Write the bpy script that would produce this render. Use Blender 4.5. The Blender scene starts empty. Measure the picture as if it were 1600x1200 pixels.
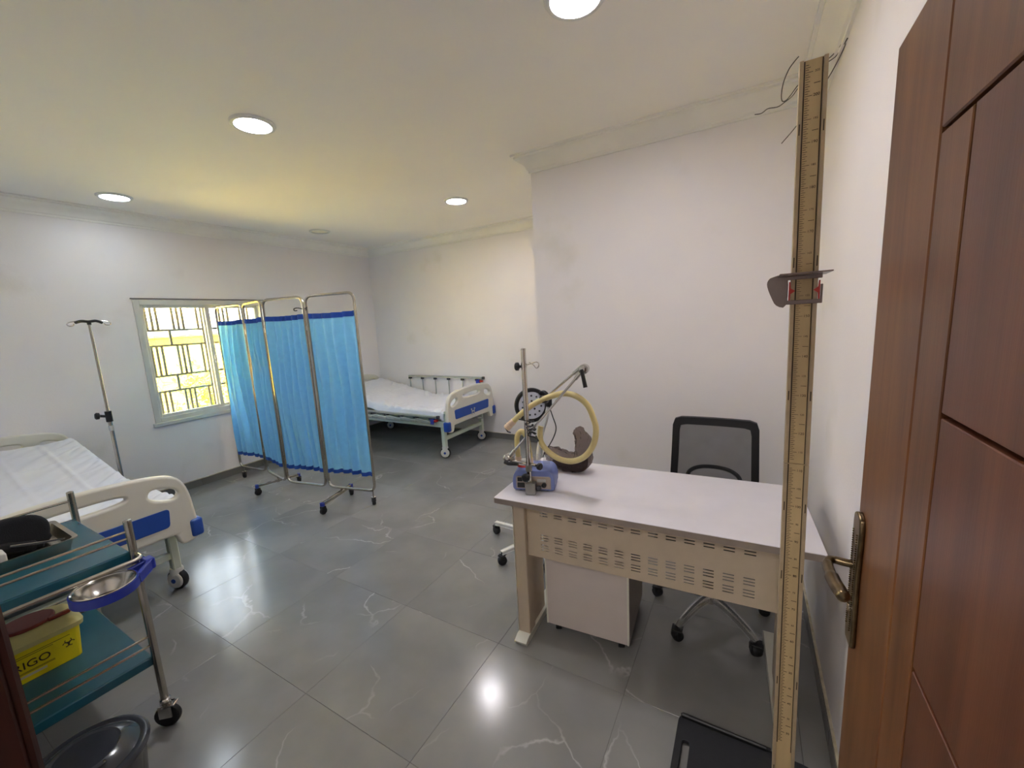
import bpy, bmesh, math, random
from mathutils import Vector, Matrix, noise
random.seed(7)
S = bpy.context.scene
COL = S.collection
R = math.radians

# ------------------------------------------------------------------ camera, world, sun, exposure
FOCAL = 637.75
YAW, PITCH, ROLL = -0.52682, -0.15655, -0.05373
CAM_H = 1.53
cam_data = bpy.data.cameras.new('camera')
cam_data.sensor_width = 36.0
cam_data.lens = 36.0 * FOCAL / 1600.0
cam_data.clip_start = 0.02
cam = bpy.data.objects.new('camera', cam_data)
COL.objects.link(cam)
fw = Vector((math.sin(YAW) * math.cos(PITCH), math.cos(YAW) * math.cos(PITCH), math.sin(PITCH)))
rt = Vector((math.cos(YAW), -math.sin(YAW), 0))
up = rt.cross(fw)
r2 = rt * math.cos(ROLL) + up * math.sin(ROLL)
u2 = -rt * math.sin(ROLL) + up * math.cos(ROLL)
m = Matrix.Identity(4)
for i in range(3):
    m[i][0], m[i][1], m[i][2] = r2[i], u2[i], -fw[i]
m[0][3], m[1][3], m[2][3] = 0, 0, CAM_H
cam.matrix_world = m
S.camera = cam
S.view_settings.view_transform = 'Standard'
S.view_settings.look = 'None'
S.view_settings.gamma = 1.0
S.view_settings.use_curve_mapping = False
S.view_settings.exposure = 1.75
S.cycles.max_bounces = 10
S.cycles.diffuse_bounces = 6
S.cycles.glossy_bounces = 4
S.cycles.sample_clamp_indirect = 6.0
S.cycles.use_denoising = True

SKY_STRENGTH = 4.2
SUN_STRENGTH = 56.0
LAMP_STRENGTH = 62.0
HALL_FILL_STRENGTH = 7.0
w = bpy.data.worlds.new('sky')
S.world = w
w.use_nodes = True
wn = w.node_tree
bg = wn.nodes['Background']
tcw = wn.nodes.new('ShaderNodeTexCoord')
sepw = wn.nodes.new('ShaderNodeSeparateXYZ')
rampw = wn.nodes.new('ShaderNodeValToRGB')
wn.links.new(tcw.outputs['Generated'], sepw.inputs[0])
wn.links.new(sepw.outputs['Z'], rampw.inputs[0])
rampw.color_ramp.elements[0].color = (0.93, 0.95, 0.97, 1)
rampw.color_ramp.elements[1].color = (0.60, 0.76, 1.0, 1)
wn.links.new(rampw.outputs[0], bg.inputs[0])
bg.inputs[1].default_value = SKY_STRENGTH

sl = bpy.data.lights.new('sun', 'SUN')
sl.energy = SUN_STRENGTH
sl.angle = R(0.6)
sl.color = (1.0, 0.94, 0.82)
sun = bpy.data.objects.new('sun', sl)
COL.objects.link(sun)
sun.location = (6, -2, 12)
sun.rotation_euler = Vector((-0.27, 0.10, -0.96)).to_track_quat('-Z', 'Y').to_euler()

# ------------------------------------------------------------------ helpers: materials
def srgb(h):
    h = h.lstrip('#')
    out = []
    for i in (0, 2, 4):
        c = int(h[i:i + 2], 16) / 255
        out.append(c / 12.92 if c <= 0.04045 else ((c + 0.055) / 1.055) ** 2.4)
    return tuple(out)


def pm(name, col, rough=0.5, metal=0.0, scale=12.0, amt=0.08, bump=0.0, bscale=None, coat=0.0,
       stretch=None, trans=0.0, alpha=1.0, spec=0.5, translucent=0.0, sheen=0.0):
    """procedural material: base colour varied by noise, optional bump"""
    if isinstance(col, str):
        col = srgb(col)
    mt = bpy.data.materials.new(name)
    mt.use_nodes = True
    nt = mt.node_tree
    b = nt.nodes['Principled BSDF']
    tc = nt.nodes.new('ShaderNodeTexCoord')
    mp = nt.nodes.new('ShaderNodeMapping')
    nt.links.new(tc.outputs['Object'], mp.inputs[0])
    if stretch:
        mp.inputs['Scale'].default_value = stretch
    nz = nt.nodes.new('ShaderNodeTexNoise')
    nz.inputs['Scale'].default_value = scale
    nz.inputs['Detail'].default_value = 4
    nt.links.new(mp.outputs[0], nz.inputs['Vector'])
    rp = nt.nodes.new('ShaderNodeValToRGB')
    rp.color_ramp.elements[0].position = 0.3
    rp.color_ramp.elements[1].position = 0.7
    rp.color_ramp.elements[0].color = (*[c * (1 - amt) for c in col], 1)
    rp.color_ramp.elements[1].color = (*[min(1, c * (1 + amt)) for c in col], 1)
    nt.links.new(nz.outputs['Fac'], rp.inputs[0])
    nt.links.new(rp.outputs[0], b.inputs['Base Color'])
    b.inputs['Roughness'].default_value = rough
    b.inputs['Metallic'].default_value = metal
    b.inputs['Coat Weight'].default_value = coat
    b.inputs['Transmission Weight'].default_value = trans
    b.inputs['Alpha'].default_value = alpha
    b.inputs['Specular IOR Level'].default_value = spec
    if sheen:
        b.inputs['Sheen Weight'].default_value = sheen
    if bump:
        nb = nt.nodes.new('ShaderNodeTexNoise')
        nb.inputs['Scale'].default_value = bscale or scale * 3
        nb.inputs['Detail'].default_value = 3
        nt.links.new(mp.outputs[0], nb.inputs['Vector'])
        bp = nt.nodes.new('ShaderNodeBump')
        bp.inputs['Strength'].default_value = bump
        bp.inputs['Distance'].default_value = 0.01
        nt.links.new(nb.outputs['Fac'], bp.inputs['Height'])
        nt.links.new(bp.outputs[0], b.inputs['Normal'])
    if translucent:
        tr = nt.nodes.new('ShaderNodeBsdfTranslucent')
        nt.links.new(rp.outputs[0], tr.inputs[0])
        mx = nt.nodes.new('ShaderNodeMixShader')
        mx.inputs[0].default_value = translucent
        nt.links.new(b.outputs[0], mx.inputs[1])
        nt.links.new(tr.outputs[0], mx.inputs[2])
        nt.links.new(mx.outputs[0], nt.nodes['Material Output'].inputs[0])
    return mt


def emis(name, col, strength):
    mt = bpy.data.materials.new(name)
    mt.use_nodes = True
    b = mt.node_tree.nodes['Principled BSDF']
    b.inputs['Base Color'].default_value = (0.9, 0.9, 0.9, 1)
    b.inputs['Emission Color'].default_value = (*col, 1)
    b.inputs['Emission Strength'].default_value = strength
    return mt


def tile_mat():
    mt = bpy.data.materials.new('grey_veined_tile')
    mt.use_nodes = True
    nt = mt.node_tree
    N = nt.nodes.new
    Lk = nt.links.new
    b = nt.nodes['Principled BSDF']
    geo = N('ShaderNodeNewGeometry')
    oi = N('ShaderNodeObjectInfo')
    mul = N('ShaderNodeVectorMath'); mul.operation = 'SCALE'
    comb = N('ShaderNodeCombineXYZ')
    mr = N('ShaderNodeMath'); mr.operation = 'MULTIPLY'; mr.inputs[1].default_value = 37.0
    Lk(oi.outputs['Random'], mr.inputs[0])
    Lk(mr.outputs[0], comb.inputs[0]); Lk(mr.outputs[0], comb.inputs[2])
    add = N('ShaderNodeVectorMath'); add.operation = 'ADD'
    Lk(geo.outputs['Position'], add.inputs[0]); Lk(comb.outputs[0], add.inputs[1])
    # distortion
    nd = N('ShaderNodeTexNoise'); nd.inputs['Scale'].default_value = 2.6; nd.inputs['Detail'].default_value = 5
    Lk(add.outputs[0], nd.inputs['Vector'])
    sc = N('ShaderNodeVectorMath'); sc.operation = 'SCALE'; sc.inputs['Scale'].default_value = 0.38
    Lk(nd.outputs['Color'], sc.inputs[0])
    ad2 = N('ShaderNodeVectorMath'); ad2.operation = 'ADD'
    Lk(add.outputs[0], ad2.inputs[0]); Lk(sc.outputs[0], ad2.inputs[1])
    vo = N('ShaderNodeTexVoronoi'); vo.feature = 'DISTANCE_TO_EDGE'; vo.inputs['Scale'].default_value = 2.0
    Lk(ad2.outputs[0], vo.inputs['Vector'])
    vr = N('ShaderNodeValToRGB')
    vr.color_ramp.elements[0].position = 0.0; vr.color_ramp.elements[0].color = (1, 1, 1, 1)
    vr.color_ramp.elements[1].position = 0.012; vr.color_ramp.elements[1].color = (0, 0, 0, 1)
    Lk(vo.outputs['Distance'], vr.inputs[0])
    nm = N('ShaderNodeTexNoise'); nm.inputs['Scale'].default_value = 2.3; nm.inputs['Detail'].default_value = 2
    Lk(add.outputs[0], nm.inputs['Vector'])
    nr = N('ShaderNodeValToRGB')
    nr.color_ramp.elements[0].position = 0.50; nr.color_ramp.elements[0].color = (0, 0, 0, 1)
    nr.color_ramp.elements[1].position = 0.66; nr.color_ramp.elements[1].color = (1, 1, 1, 1)
    Lk(nm.outputs['Fac'], nr.inputs[0])
    mm = N('ShaderNodeMath'); mm.operation = 'MULTIPLY'
    Lk(vr.outputs[0], mm.inputs[0]); Lk(nr.outputs[0], mm.inputs[1])
    # cloudy base
    nc = N('ShaderNodeTexNoise'); nc.inputs['Scale'].default_value = 3.0; nc.inputs['Detail'].default_value = 6
    Lk(add.outputs[0], nc.inputs['Vector'])
    cr = N('ShaderNodeValToRGB')
    cr.color_ramp.elements[0].position = 0.35; cr.color_ramp.elements[0].color = (*srgb('#81807d'), 1)
    cr.color_ramp.elements[1].position = 0.70; cr.color_ramp.elements[1].color = (*srgb('#8e8d8a'), 1)
    Lk(nc.outputs['Fac'], cr.inputs[0])
    mix = N('ShaderNodeMix'); mix.data_type = 'RGBA'
    mix.inputs['B'].default_value = (*srgb('#c8c6c2'), 1)
    m2 = N('ShaderNodeMath'); m2.operation = 'MULTIPLY'; m2.inputs[1].default_value = 0.6
    Lk(mm.outputs[0], m2.inputs[0])
    Lk(m2.outputs[0], mix.inputs['Factor']); Lk(cr.outputs[0], mix.inputs['A'])
    Lk(mix.outputs['Result'], b.inputs['Base Color'])
    b.inputs['Roughness'].default_value = 0.16
    nb = N('ShaderNodeTexNoise'); nb.inputs['Scale'].default_value = 60
    Lk(geo.outputs['Position'], nb.inputs['Vector'])
    rr = N('ShaderNodeMapRange'); rr.inputs['To Min'].default_value = 0.12; rr.inputs['To Max'].default_value = 0.22
    Lk(nb.outputs['Fac'], rr.inputs['Value']); Lk(rr.outputs[0], b.inputs['Roughness'])
    return mt


def wood_mat(name, dark, mid, light, scale=3.0, rough=0.38):
    mt = bpy.data.materials.new(name)
    mt.use_nodes = True
    nt = mt.node_tree
    N = nt.nodes.new
    Lk = nt.links.new
    b = nt.nodes['Principled BSDF']
    geo = N('ShaderNodeNewGeometry')
    oi = N('ShaderNodeObjectInfo')
    comb = N('ShaderNodeCombineXYZ')
    mr = N('ShaderNodeMath'); mr.operation = 'MULTIPLY'; mr.inputs[1].default_value = 11.0
    Lk(oi.outputs['Random'], mr.inputs[0]); Lk(mr.outputs[0], comb.inputs[0]); Lk(mr.outputs[0], comb.inputs[1])
    add = N('ShaderNodeVectorMath'); add.operation = 'ADD'
    Lk(geo.outputs['Position'], add.inputs[0]); Lk(comb.outputs[0], add.inputs[1])
    mp = N('ShaderNodeMapping'); mp.inputs['Scale'].default_value = (6, 6, 0.7)
    Lk(add.outputs[0], mp.inputs[0])
    n1 = N('ShaderNodeTexNoise'); n1.inputs['Scale'].default_value = scale; n1.inputs['Detail'].default_value = 6
    n1.inputs['Distortion'].default_value = 0.6
    Lk(mp.outputs[0], n1.inputs['Vector'])
    rp = N('ShaderNodeValToRGB')
    rp.color_ramp.elements[0].position = 0.3; rp.color_ramp.elements[0].color = (*srgb(dark), 1)
    rp.color_ramp.elements[1].position = 0.72; rp.color_ramp.elements[1].color = (*srgb(light), 1)
    e = rp.color_ramp.elements.new(0.5); e.color = (*srgb(mid), 1)
    Lk(n1.outputs['Fac'], rp.inputs[0]); Lk(rp.outputs[0], b.inputs['Base Color'])
    b.inputs['Roughness'].default_value = rough
    mp2 = N('ShaderNodeMapping'); mp2.inputs['Scale'].default_value = (60, 60, 2.0)
    Lk(geo.outputs['Position'], mp2.inputs[0])
    n2 = N('ShaderNodeTexNoise'); n2.inputs['Scale'].default_value = 6
    Lk(mp2.outputs[0], n2.inputs['Vector'])
    bp = N('ShaderNodeBump'); bp.inputs['Strength'].default_value = 0.06; bp.inputs['Distance'].default_value = 0.002
    Lk(n2.outputs['Fac'], bp.inputs['Height']); Lk(bp.outputs[0], b.inputs['Normal'])
    return mt


def wall_mat(name, col, stain='#b9b48f'):
    """painted plaster with faint roller texture and a few grubby patches"""
    mt = pm(name, col, rough=0.55, scale=1.6, amt=0.02, bump=0.06, bscale=90)
    nt = mt.node_tree
    b = nt.nodes['Principled BSDF']
    src = b.inputs['Base Color'].links[0].from_socket
    geo = nt.nodes.new('ShaderNodeNewGeometry')
    n = nt.nodes.new('ShaderNodeTexNoise'); n.inputs['Scale'].default_value = 2.2; n.inputs['Detail'].default_value = 8
    nt.links.new(geo.outputs['Position'], n.inputs['Vector'])
    rp = nt.nodes.new('ShaderNodeValToRGB')
    rp.color_ramp.elements[0].position = 0.62; rp.color_ramp.elements[0].color = (0, 0, 0, 1)
    rp.color_ramp.elements[1].position = 0.85; rp.color_ramp.elements[1].color = (0.35, 0.35, 0.35, 1)
    nt.links.new(n.outputs['Fac'], rp.inputs[0])
    mx = nt.nodes.new('ShaderNodeMix'); mx.data_type = 'RGBA'
    mx.inputs['B'].default_value = (*srgb(stain), 1)
    nt.links.new(rp.outputs[0], mx.inputs['Factor']); nt.links.new(src, mx.inputs['A'])
    nt.links.new(mx.outputs['Result'], b.inputs['Base Color'])
    return mt


M = {}
M['wall'] = wall_mat('white_wall_paint', '#ece8e8')
M['ceiling'] = pm('white_ceiling_paint', '#f3f0ea', rough=0.7, scale=1.2, amt=0.02)
M['crown'] = pm('white_plaster_moulding', '#efede8', rough=0.6, scale=5, amt=0.03)
M['tile'] = tile_mat()
M['grout'] = pm('dark_grout', '#55524c', rough=0.8, scale=30)
M['skirt'] = pm('grey_skirting_tile', '#6d6c67', rough=0.3, scale=4)
M['bead'] = pm('cream_grout_bead', '#c4bba4', rough=0.8, scale=25, amt=0.2)
M['door'] = wood_mat('stained_door_wood', '#543017', '#6c4223', '#80532e')
M['doorred'] = wood_mat('red_stained_panel_wood', '#4d2918', '#603621', '#70432a')
M['groove'] = pm('dark_groove_stain', '#2a0f06', rough=0.7)
M['jamb'] = wood_mat('dark_red_jamb_wood', '#260d07', '#33140b', '#401c10')
M['brass'] = pm('aged_brass', '#75654c', rough=0.28, metal=1.0, scale=40, amt=0.25)
M['chrome'] = pm('brushed_chrome', '#c9c6bf', rough=0.2, metal=1.0, scale=20, amt=0.05)
M['steel'] = pm('stainless_tube', '#b5b0a5', rough=0.27, metal=1.0, scale=20, amt=0.08)
M['alu'] = pm('painted_aluminium', '#c4c6c2', rough=0.4, metal=0.3, scale=15, amt=0.03)
M['winframe'] = pm('white_aluminium_frame', '#c9c9c4', rough=0.45, scale=10, amt=0.05)
M['grille'] = pm('grey_painted_iron', '#5d5a53', rough=0.6, scale=30, amt=0.1)
M['black'] = pm('black_plastic', '#141414', rough=0.45, scale=30)
M['blackm'] = pm('matte_black_plastic', '#1b1c1f', rough=0.6, scale=40, bump=0.1)
M['darkgrey'] = pm('dark_grey_plastic', '#34353a', rough=0.3, scale=20)
M['cloth'] = pm('sky_blue_curtain', '#8ed2ff', rough=0.75, scale=25, amt=0.05, bump=0.05, translucent=0.30)
M['band'] = pm('royal_blue_hem', '#1f4fae', rough=0.7, scale=30, amt=0.12, translucent=0.2)
M['sheet'] = pm('white_cotton_sheet', '#e4e6ee', rough=0.8, scale=6, amt=0.02, bump=0.15, bscale=9)
M['mattress'] = pm('pale_green_mattress', '#bfd0c6', rough=0.6, scale=20)
M['cream'] = pm('cream_abs_plastic', '#dcd9cd', rough=0.33, scale=10, amt=0.02)
M['blue'] = pm('royal_blue_plastic', '#1d4aa4', rough=0.35, scale=15, amt=0.05)
M['bedframe'] = pm('pale_powder_coated_steel', '#cfd8c9', rough=0.35, scale=10, amt=0.03)
M['guardal'] = pm('anodised_aluminium', '#b9bcb6', rough=0.32, metal=0.7, scale=20)
M['white'] = pm('white_plastic', '#d9dad6', rough=0.4, scale=20, amt=0.03)
M['red'] = pm('red_plastic', '#b3261c', rough=0.4, scale=20)
M['desktop'] = pm('pale_grey_laminate', '#d2cfd4', rough=0.38, scale=8, amt=0.03)
M['deskedge'] = pm('shaded_grey_edge_band', '#8f8379', rough=0.45, scale=20)  # grey deepened to hold the shade on edges turned from the lamps
M['deskmetal'] = pm('beige_powder_coated_steel', '#c4b49c', rough=0.42, scale=25, amt=0.03)
M['legside'] = pm('pale_cream_steel', '#dad8c8', rough=0.42, scale=25, amt=0.03)
M['pedestal'] = pm('pale_pinkish_laminate', '#cbc0b8', rough=0.42, scale=8, amt=0.03)
M['slot'] = pm('slot_shadow_black', '#241d16', rough=0.9)
M['teal'] = pm('teal_shelf_panel', '#215766', rough=0.25, scale=4, amt=0.12)
M['navy'] = pm('navy_blue_plastic', '#22359c', rough=0.4, scale=20)
M['yellow'] = pm('yellow_sharps_plastic', '#e6d414', rough=0.45, scale=12, amt=0.04)
M['lid'] = pm('cloudy_yellow_lid', '#c9bf7c', rough=0.4, scale=12, amt=0.08)
M['redlid'] = pm('dark_red_lid_ring', '#7c2a1c', rough=0.45, scale=12)
M['ink'] = pm('brown_black_print', '#3a2c10', rough=0.7)
M['labelw'] = pm('pale_label_print', '#cfcaa0', rough=0.7)
M['bin'] = pm('glossy_charcoal_plastic', '#35373c', rough=0.18, scale=14, amt=0.05)
M['ruler'] = pm('tan_ruler_face', '#c2aa7e', rough=0.55, scale=30, amt=0.08, stretch=(1, 1, 0.3))
M['rulerrail'] = pm('tan_grey_aluminium_rail', '#b3a082', rough=0.45, metal=0.2, scale=30, amt=0.08)
M['rulerink'] = pm('dark_scale_print', '#3f3222', rough=0.7)
M['slider'] = pm('brown_tinted_acrylic', '#7d6c64', rough=0.25, scale=20)
M['hose'] = pm('cream_corrugated_hose', '#e0cf93', rough=0.45, scale=30, amt=0.05)
M['hosecuff'] = pm('pinkish_cream_cuff', '#e6cdb4', rough=0.45, scale=30, amt=0.04)
M['caseblue'] = pm('lavender_blue_plastic', '#6f7db2', rough=0.4, scale=20, amt=0.04)
M['backpanel'] = pm('warm_grey_metal_panel', '#a99c90', rough=0.4, metal=0.2, scale=20)
M['clampgrey'] = pm('grey_metal_clamp', '#8d8b86', rough=0.35, metal=0.6, scale=30)
M['led'] = pm('pale_lamp_lens', '#c9ccd6', rough=0.25, scale=20)
M['rubber'] = pm('black_rubber', '#101010', rough=0.55, scale=30)
M['grey'] = pm('light_grey_plastic', '#b5b6b4', rough=0.4, scale=20)
M['cuff'] = pm('black_woven_fabric', '#08080a', rough=0.85, scale=80, bump=0.3)
M['outwall'] = pm('yellow_masonry_paint', '#d9bb34', rough=0.85, scale=3, amt=0.06, bump=0.3, bscale=20)
M['ground'] = pm('sandy_ground', '#dcc778', rough=0.9, scale=2, amt=0.12)
M['leaf'] = pm('yellow_green_leaves', '#8fae3e', rough=0.5, scale=5, amt=0.3, translucent=0.35)
M['stem'] = pm('brown_plant_stem', '#7c6a4a', rough=0.8, scale=20)
M['house'] = pm('pale_house_render', '#d6d0c8', rough=0.85, scale=1, amt=0.06)
M['roof'] = pm('pale_grey_roof_sheet', '#b9b7b4', rough=0.6, scale=1, amt=0.08)
M['housewin'] = pm('grey_house_window', '#7c848c', rough=0.3, scale=1)
M['wire'] = pm('dark_cable_sheath', '#5a5650', rough=0.6, scale=30)
M['offlamp'] = pm('unlit_lamp_diffuser', '#ece9d8', rough=0.5, scale=20, amt=0.02)
M['hallfill'] = emis('hall_fill_emitter', (1.0, 0.95, 0.92), HALL_FILL_STRENGTH)  # glow of the added hallway fill panels

# clear window glass: lets light straight through, slight sheen
g = bpy.data.materials.new('clear_window_glass'); g.use_nodes = True
gn = g.node_tree
tr = gn.nodes.new('ShaderNodeBsdfTransparent'); tr.inputs[0].default_value = (0.96, 0.98, 0.97, 1)
gl = gn.nodes.new('ShaderNodeBsdfGlossy'); gl.inputs['Roughness'].default_value = 0.03
gx = gn.nodes.new('ShaderNodeMixShader'); gx.inputs[0].default_value = 0.06
gn.links.new(tr.outputs[0], gx.inputs[1]); gn.links.new(gl.outputs[0], gx.inputs[2])
gn.links.new(gx.outputs[0], gn.nodes['Material Output'].inputs[0])
M['glass'] = g
# thin brown see-through polythene
g = bpy.data.materials.new('brown_clear_polythene'); g.use_nodes = True
gn = g.node_tree
tr = gn.nodes.new('ShaderNodeBsdfTransparent'); tr.inputs[0].default_value = (0.70, 0.63, 0.60, 1)
gl = gn.nodes.new('ShaderNodeBsdfPrincipled'); gl.inputs['Base Color'].default_value = (0.06, 0.045, 0.04, 1)
gl.inputs['Roughness'].default_value = 0.12
nz = gn.nodes.new('ShaderNodeTexNoise'); nz.inputs['Scale'].default_value = 24; nz.inputs['Detail'].default_value = 3
tcg = gn.nodes.new('ShaderNodeTexCoord'); gn.links.new(tcg.outputs['Object'], nz.inputs['Vector'])
bpn = gn.nodes.new('ShaderNodeBump'); bpn.inputs['Strength'].default_value = 0.8; bpn.inputs['Distance'].default_value = 0.02
gn.links.new(nz.outputs['Fac'], bpn.inputs['Height']); gn.links.new(bpn.outputs[0], gl.inputs['Normal'])
gx = gn.nodes.new('ShaderNodeMixShader'); gx.inputs[0].default_value = 0.27
gn.links.new(tr.outputs[0], gx.inputs[1]); gn.links.new(gl.outputs[0], gx.inputs[2])
gn.links.new(gx.outputs[0], gn.nodes['Material Output'].inputs[0])
M['poly'] = g
# clear plastic beaker
M['clear'] = pm('clear_jar_plastic', '#d8dde0', rough=0.1, scale=10, trans=0.0, alpha=0.16)
# fine black mesh fabric of the office chair: dark threads with holes
g = bpy.data.materials.new('black_chair_netting'); g.use_nodes = True
gn = g.node_tree
b = gn.nodes['Principled BSDF']; b.inputs['Base Color'].default_value = (0.02, 0.02, 0.022, 1); b.inputs['Roughness'].default_value = 0.7
tcg = gn.nodes.new('ShaderNodeTexCoord')
mth = gn.nodes.new('ShaderNodeMapRange')
ch = gn.nodes.new('ShaderNodeTexNoise'); ch.inputs['Scale'].default_value = 14
gn.links.new(tcg.outputs['Object'], ch.inputs['Vector'])
gn.links.new(ch.outputs['Fac'], mth.inputs['Value'])
mth.inputs['To Min'].default_value = 0.60; mth.inputs['To Max'].default_value = 0.70
tr = gn.nodes.new('ShaderNodeBsdfTransparent')
gx = gn.nodes.new('ShaderNodeMixShader')
gn.links.new(mth.outputs[0], gx.inputs[0])
gn.links.new(tr.outputs[0], gx.inputs[1]); gn.links.new(b.outputs[0], gx.inputs[2])
gn.links.new(gx.outputs[0], gn.nodes['Material Output'].inputs[0])
M['mesh'] = g


# ------------------------------------------------------------------ helpers: geometry
def frames(pts, closed=False):
    n = len(pts)
    T = []
    for i in range(n):
        if closed:
            a, c = pts[(i - 1) % n], pts[(i + 1) % n]
        else:
            a, c = pts[max(0, i - 1)], pts[min(n - 1, i + 1)]
        T.append((c - a).normalized())
    ref = Vector((0, 0, 1)) if abs(T[0].z) < 0.9 else Vector((1, 0, 0))
    u = (ref - T[0] * ref.dot(T[0])).normalized()
    out = []
    for t in T:
        u = (u - t * u.dot(t)).normalized()
        out.append((t, u, t.cross(u)))
    return out


def smooth_path(ctrl, n=8, closed=False):
    P = [Vector(p) for p in ctrl]
    out = []
    k = len(P)
    segs = k if closed else k - 1
    for i in range(segs):
        if closed:
            p0, p1, p2, p3 = P[(i - 1) % k], P[i], P[(i + 1) % k], P[(i + 2) % k]
        else:
            p0, p1, p2, p3 = P[max(0, i - 1)], P[i], P[i + 1], P[min(k - 1, i + 2)]
        for j in range(n):
            t = j / n
            out.append(0.5 * ((2 * p1) + (-p0 + p2) * t + (2 * p0 - 5 * p1 + 4 * p2 - p3) * t * t + (-p0 + 3 * p1 - 3 * p2 + p3) * t ** 3))
    if not closed:
        out.append(P[-1])
    return out


def round_corners(ctrl, r, n=5, closed=True):
    P = [Vector(p) for p in ctrl]
    k = len(P)
    out = []
    for i in range(k):
        if not closed and i in (0, k - 1):
            out.append(P[i]); continue
        a, b_, c = P[(i - 1) % k], P[i], P[(i + 1) % k]
        d1 = (a - b_); d2 = (c - b_)
        rr = min(r, d1.length * 0.49, d2.length * 0.49)
        s, e = b_ + d1.normalized() * rr, b_ + d2.normalized() * rr
        for j in range(n + 1):
            t = j / n
            out.append((1 - t) ** 2 * s + 2 * t * (1 - t) * b_ + t * t * e)
    return out


class MB:
    def __init__(s):
        s.bm = bmesh.new()

    def box(s, lo, hi, bev=0.0, mat=None, seg=1):
        lo = Vector(lo); hi = Vector(hi)
        r = bmesh.ops.create_cube(s.bm, size=1.0)
        vs = r['verts']
        c = (lo + hi) / 2; d = hi - lo
        for v in vs:
            v.co = Vector((v.co.x * d.x + c.x, v.co.y * d.y + c.y, v.co.z * d.z + c.z))
            if mat is not None:
                v.co = mat @ v.co
        if bev:
            es = {e for v in vs for e in v.link_edges}
            bmesh.ops.bevel(s.bm, geom=list(es), offset=min(bev, min(abs(x) for x in d) * 0.45), segments=seg, profile=0.5, affect='EDGES')
        return s

    def beam(s, p0, p1, w_, h_, bev=0.0, upv=(0, 0, 1)):
        p0, p1 = Vector(p0), Vector(p1)
        t = (p1 - p0); L = t.length; t.normalize()
        u = Vector(upv)
        if abs(t.dot(u)) > 0.95:
            u = Vector((1, 0, 0))
        side = t.cross(u).normalized(); u = side.cross(t)
        mt = Matrix((( t.x, side.x, u.x, p0.x), (t.y, side.y, u.y, p0.y), (t.z, side.z, u.z, p0.z), (0, 0, 0, 1)))
        return s.box((0, -w_ / 2, -h_ / 2), (L, w_ / 2, h_ / 2), bev, mt)

    def tube(s, pts, r, seg=10, closed=False, sy=1.0):
        pts = [Vector(p) for p in pts]
        n = len(pts)
        rs = r if isinstance(r, (list, tuple)) else [r] * n
        fr = frames(pts, closed)
        rings = []
        for p, (t, u, v), rr in zip(pts, fr, rs):
            rings.append([s.bm.verts.new(p + u * (rr * math.cos(2 * math.pi * k / seg)) + v * (rr * sy * math.sin(2 * math.pi * k / seg))) for k in range(seg)])
        for i in range(n if closed else n - 1):
            a, b_ = rings[i], rings[(i + 1) % n]
            for k in range(seg):
                s.bm.faces.new((a[k], a[(k + 1) % seg], b_[(k + 1) % seg], b_[k]))
        if not closed:
            s.bm.faces.new(list(reversed(rings[0])))
            s.bm.faces.new(rings[-1])
        return s

    def cyl(s, p0, p1, r, r1=None, seg=16):
        return s.tube([p0, p1], [r, r if r1 is None else r1], seg)

    def lathe(s, prof, origin=(0, 0, 0), axis=(0, 0, 1), seg=24, caps=True):
        """prof: list of (radius, height along axis)"""
        o = Vector(origin); t = Vector(axis).normalized()
        ref = Vector((0, 0, 1)) if abs(t.z) < 0.9 else Vector((1, 0, 0))
        u = (ref - t * ref.dot(t)).normalized(); v = t.cross(u)
        rings = []
        for rr, h in prof:
            rings.append([s.bm.verts.new(o + t * h + (u * math.cos(2 * math.pi * k / seg) + v * math.sin(2 * math.pi * k / seg)) * max(rr, 1e-5)) for k in range(seg)])
        for a, b_ in zip(rings, rings[1:]):
            for k in range(seg):
                s.bm.faces.new((a[k], a[(k + 1) % seg], b_[(k + 1) % seg], b_[k]))
        if caps:
            s.bm.faces.new(list(reversed(rings[0])))
            s.bm.faces.new(rings[-1])
        return s

    def grid(s, fn, nu, nv, thick=0.0):
        vs = [[s.bm.verts.new(fn(i / nu, j / nv)) for j in range(nv + 1)] for i in range(nu + 1)]
        for i in range(nu):
            for j in range(nv):
                s.bm.faces.new((vs[i][j], vs[i + 1][j], vs[i + 1][j + 1], vs[i][j + 1]))
        return s

    def mesh(s, me, mat):
        me2 = me.copy(); me2.transform(mat)
        s.bm.from_mesh(me2)
        bpy.data.meshes.remove(me2)
        return s

    def build(s, name, mat, parent=None, local=False, smooth=True, angle=35, solid=0.0):
        if solid:
            bmesh.ops.recalc_face_normals(s.bm, faces=s.bm.faces[:])
            bmesh.ops.solidify(s.bm, geom=s.bm.faces[:], thickness=solid)
        bmesh.ops.recalc_face_normals(s.bm, faces=s.bm.faces[:])
        me = bpy.data.meshes.new(name)
        s.bm.to_mesh(me); s.bm.free()
        off = Vector((0, 0, 0))
        if parent is not None and not local:
            p = parent
            while p is not None:
                off += p.location; p = p.parent
            me.transform(Matrix.Translation(-off))
        me.materials.append(M[mat])
        if smooth:
            me.shade_smooth()
            me.set_sharp_from_angle(angle=R(angle))
        o = bpy.data.objects.new(name, me)
        COL.objects.link(o)
        if parent is not None:
            o.parent = parent
        return o


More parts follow.
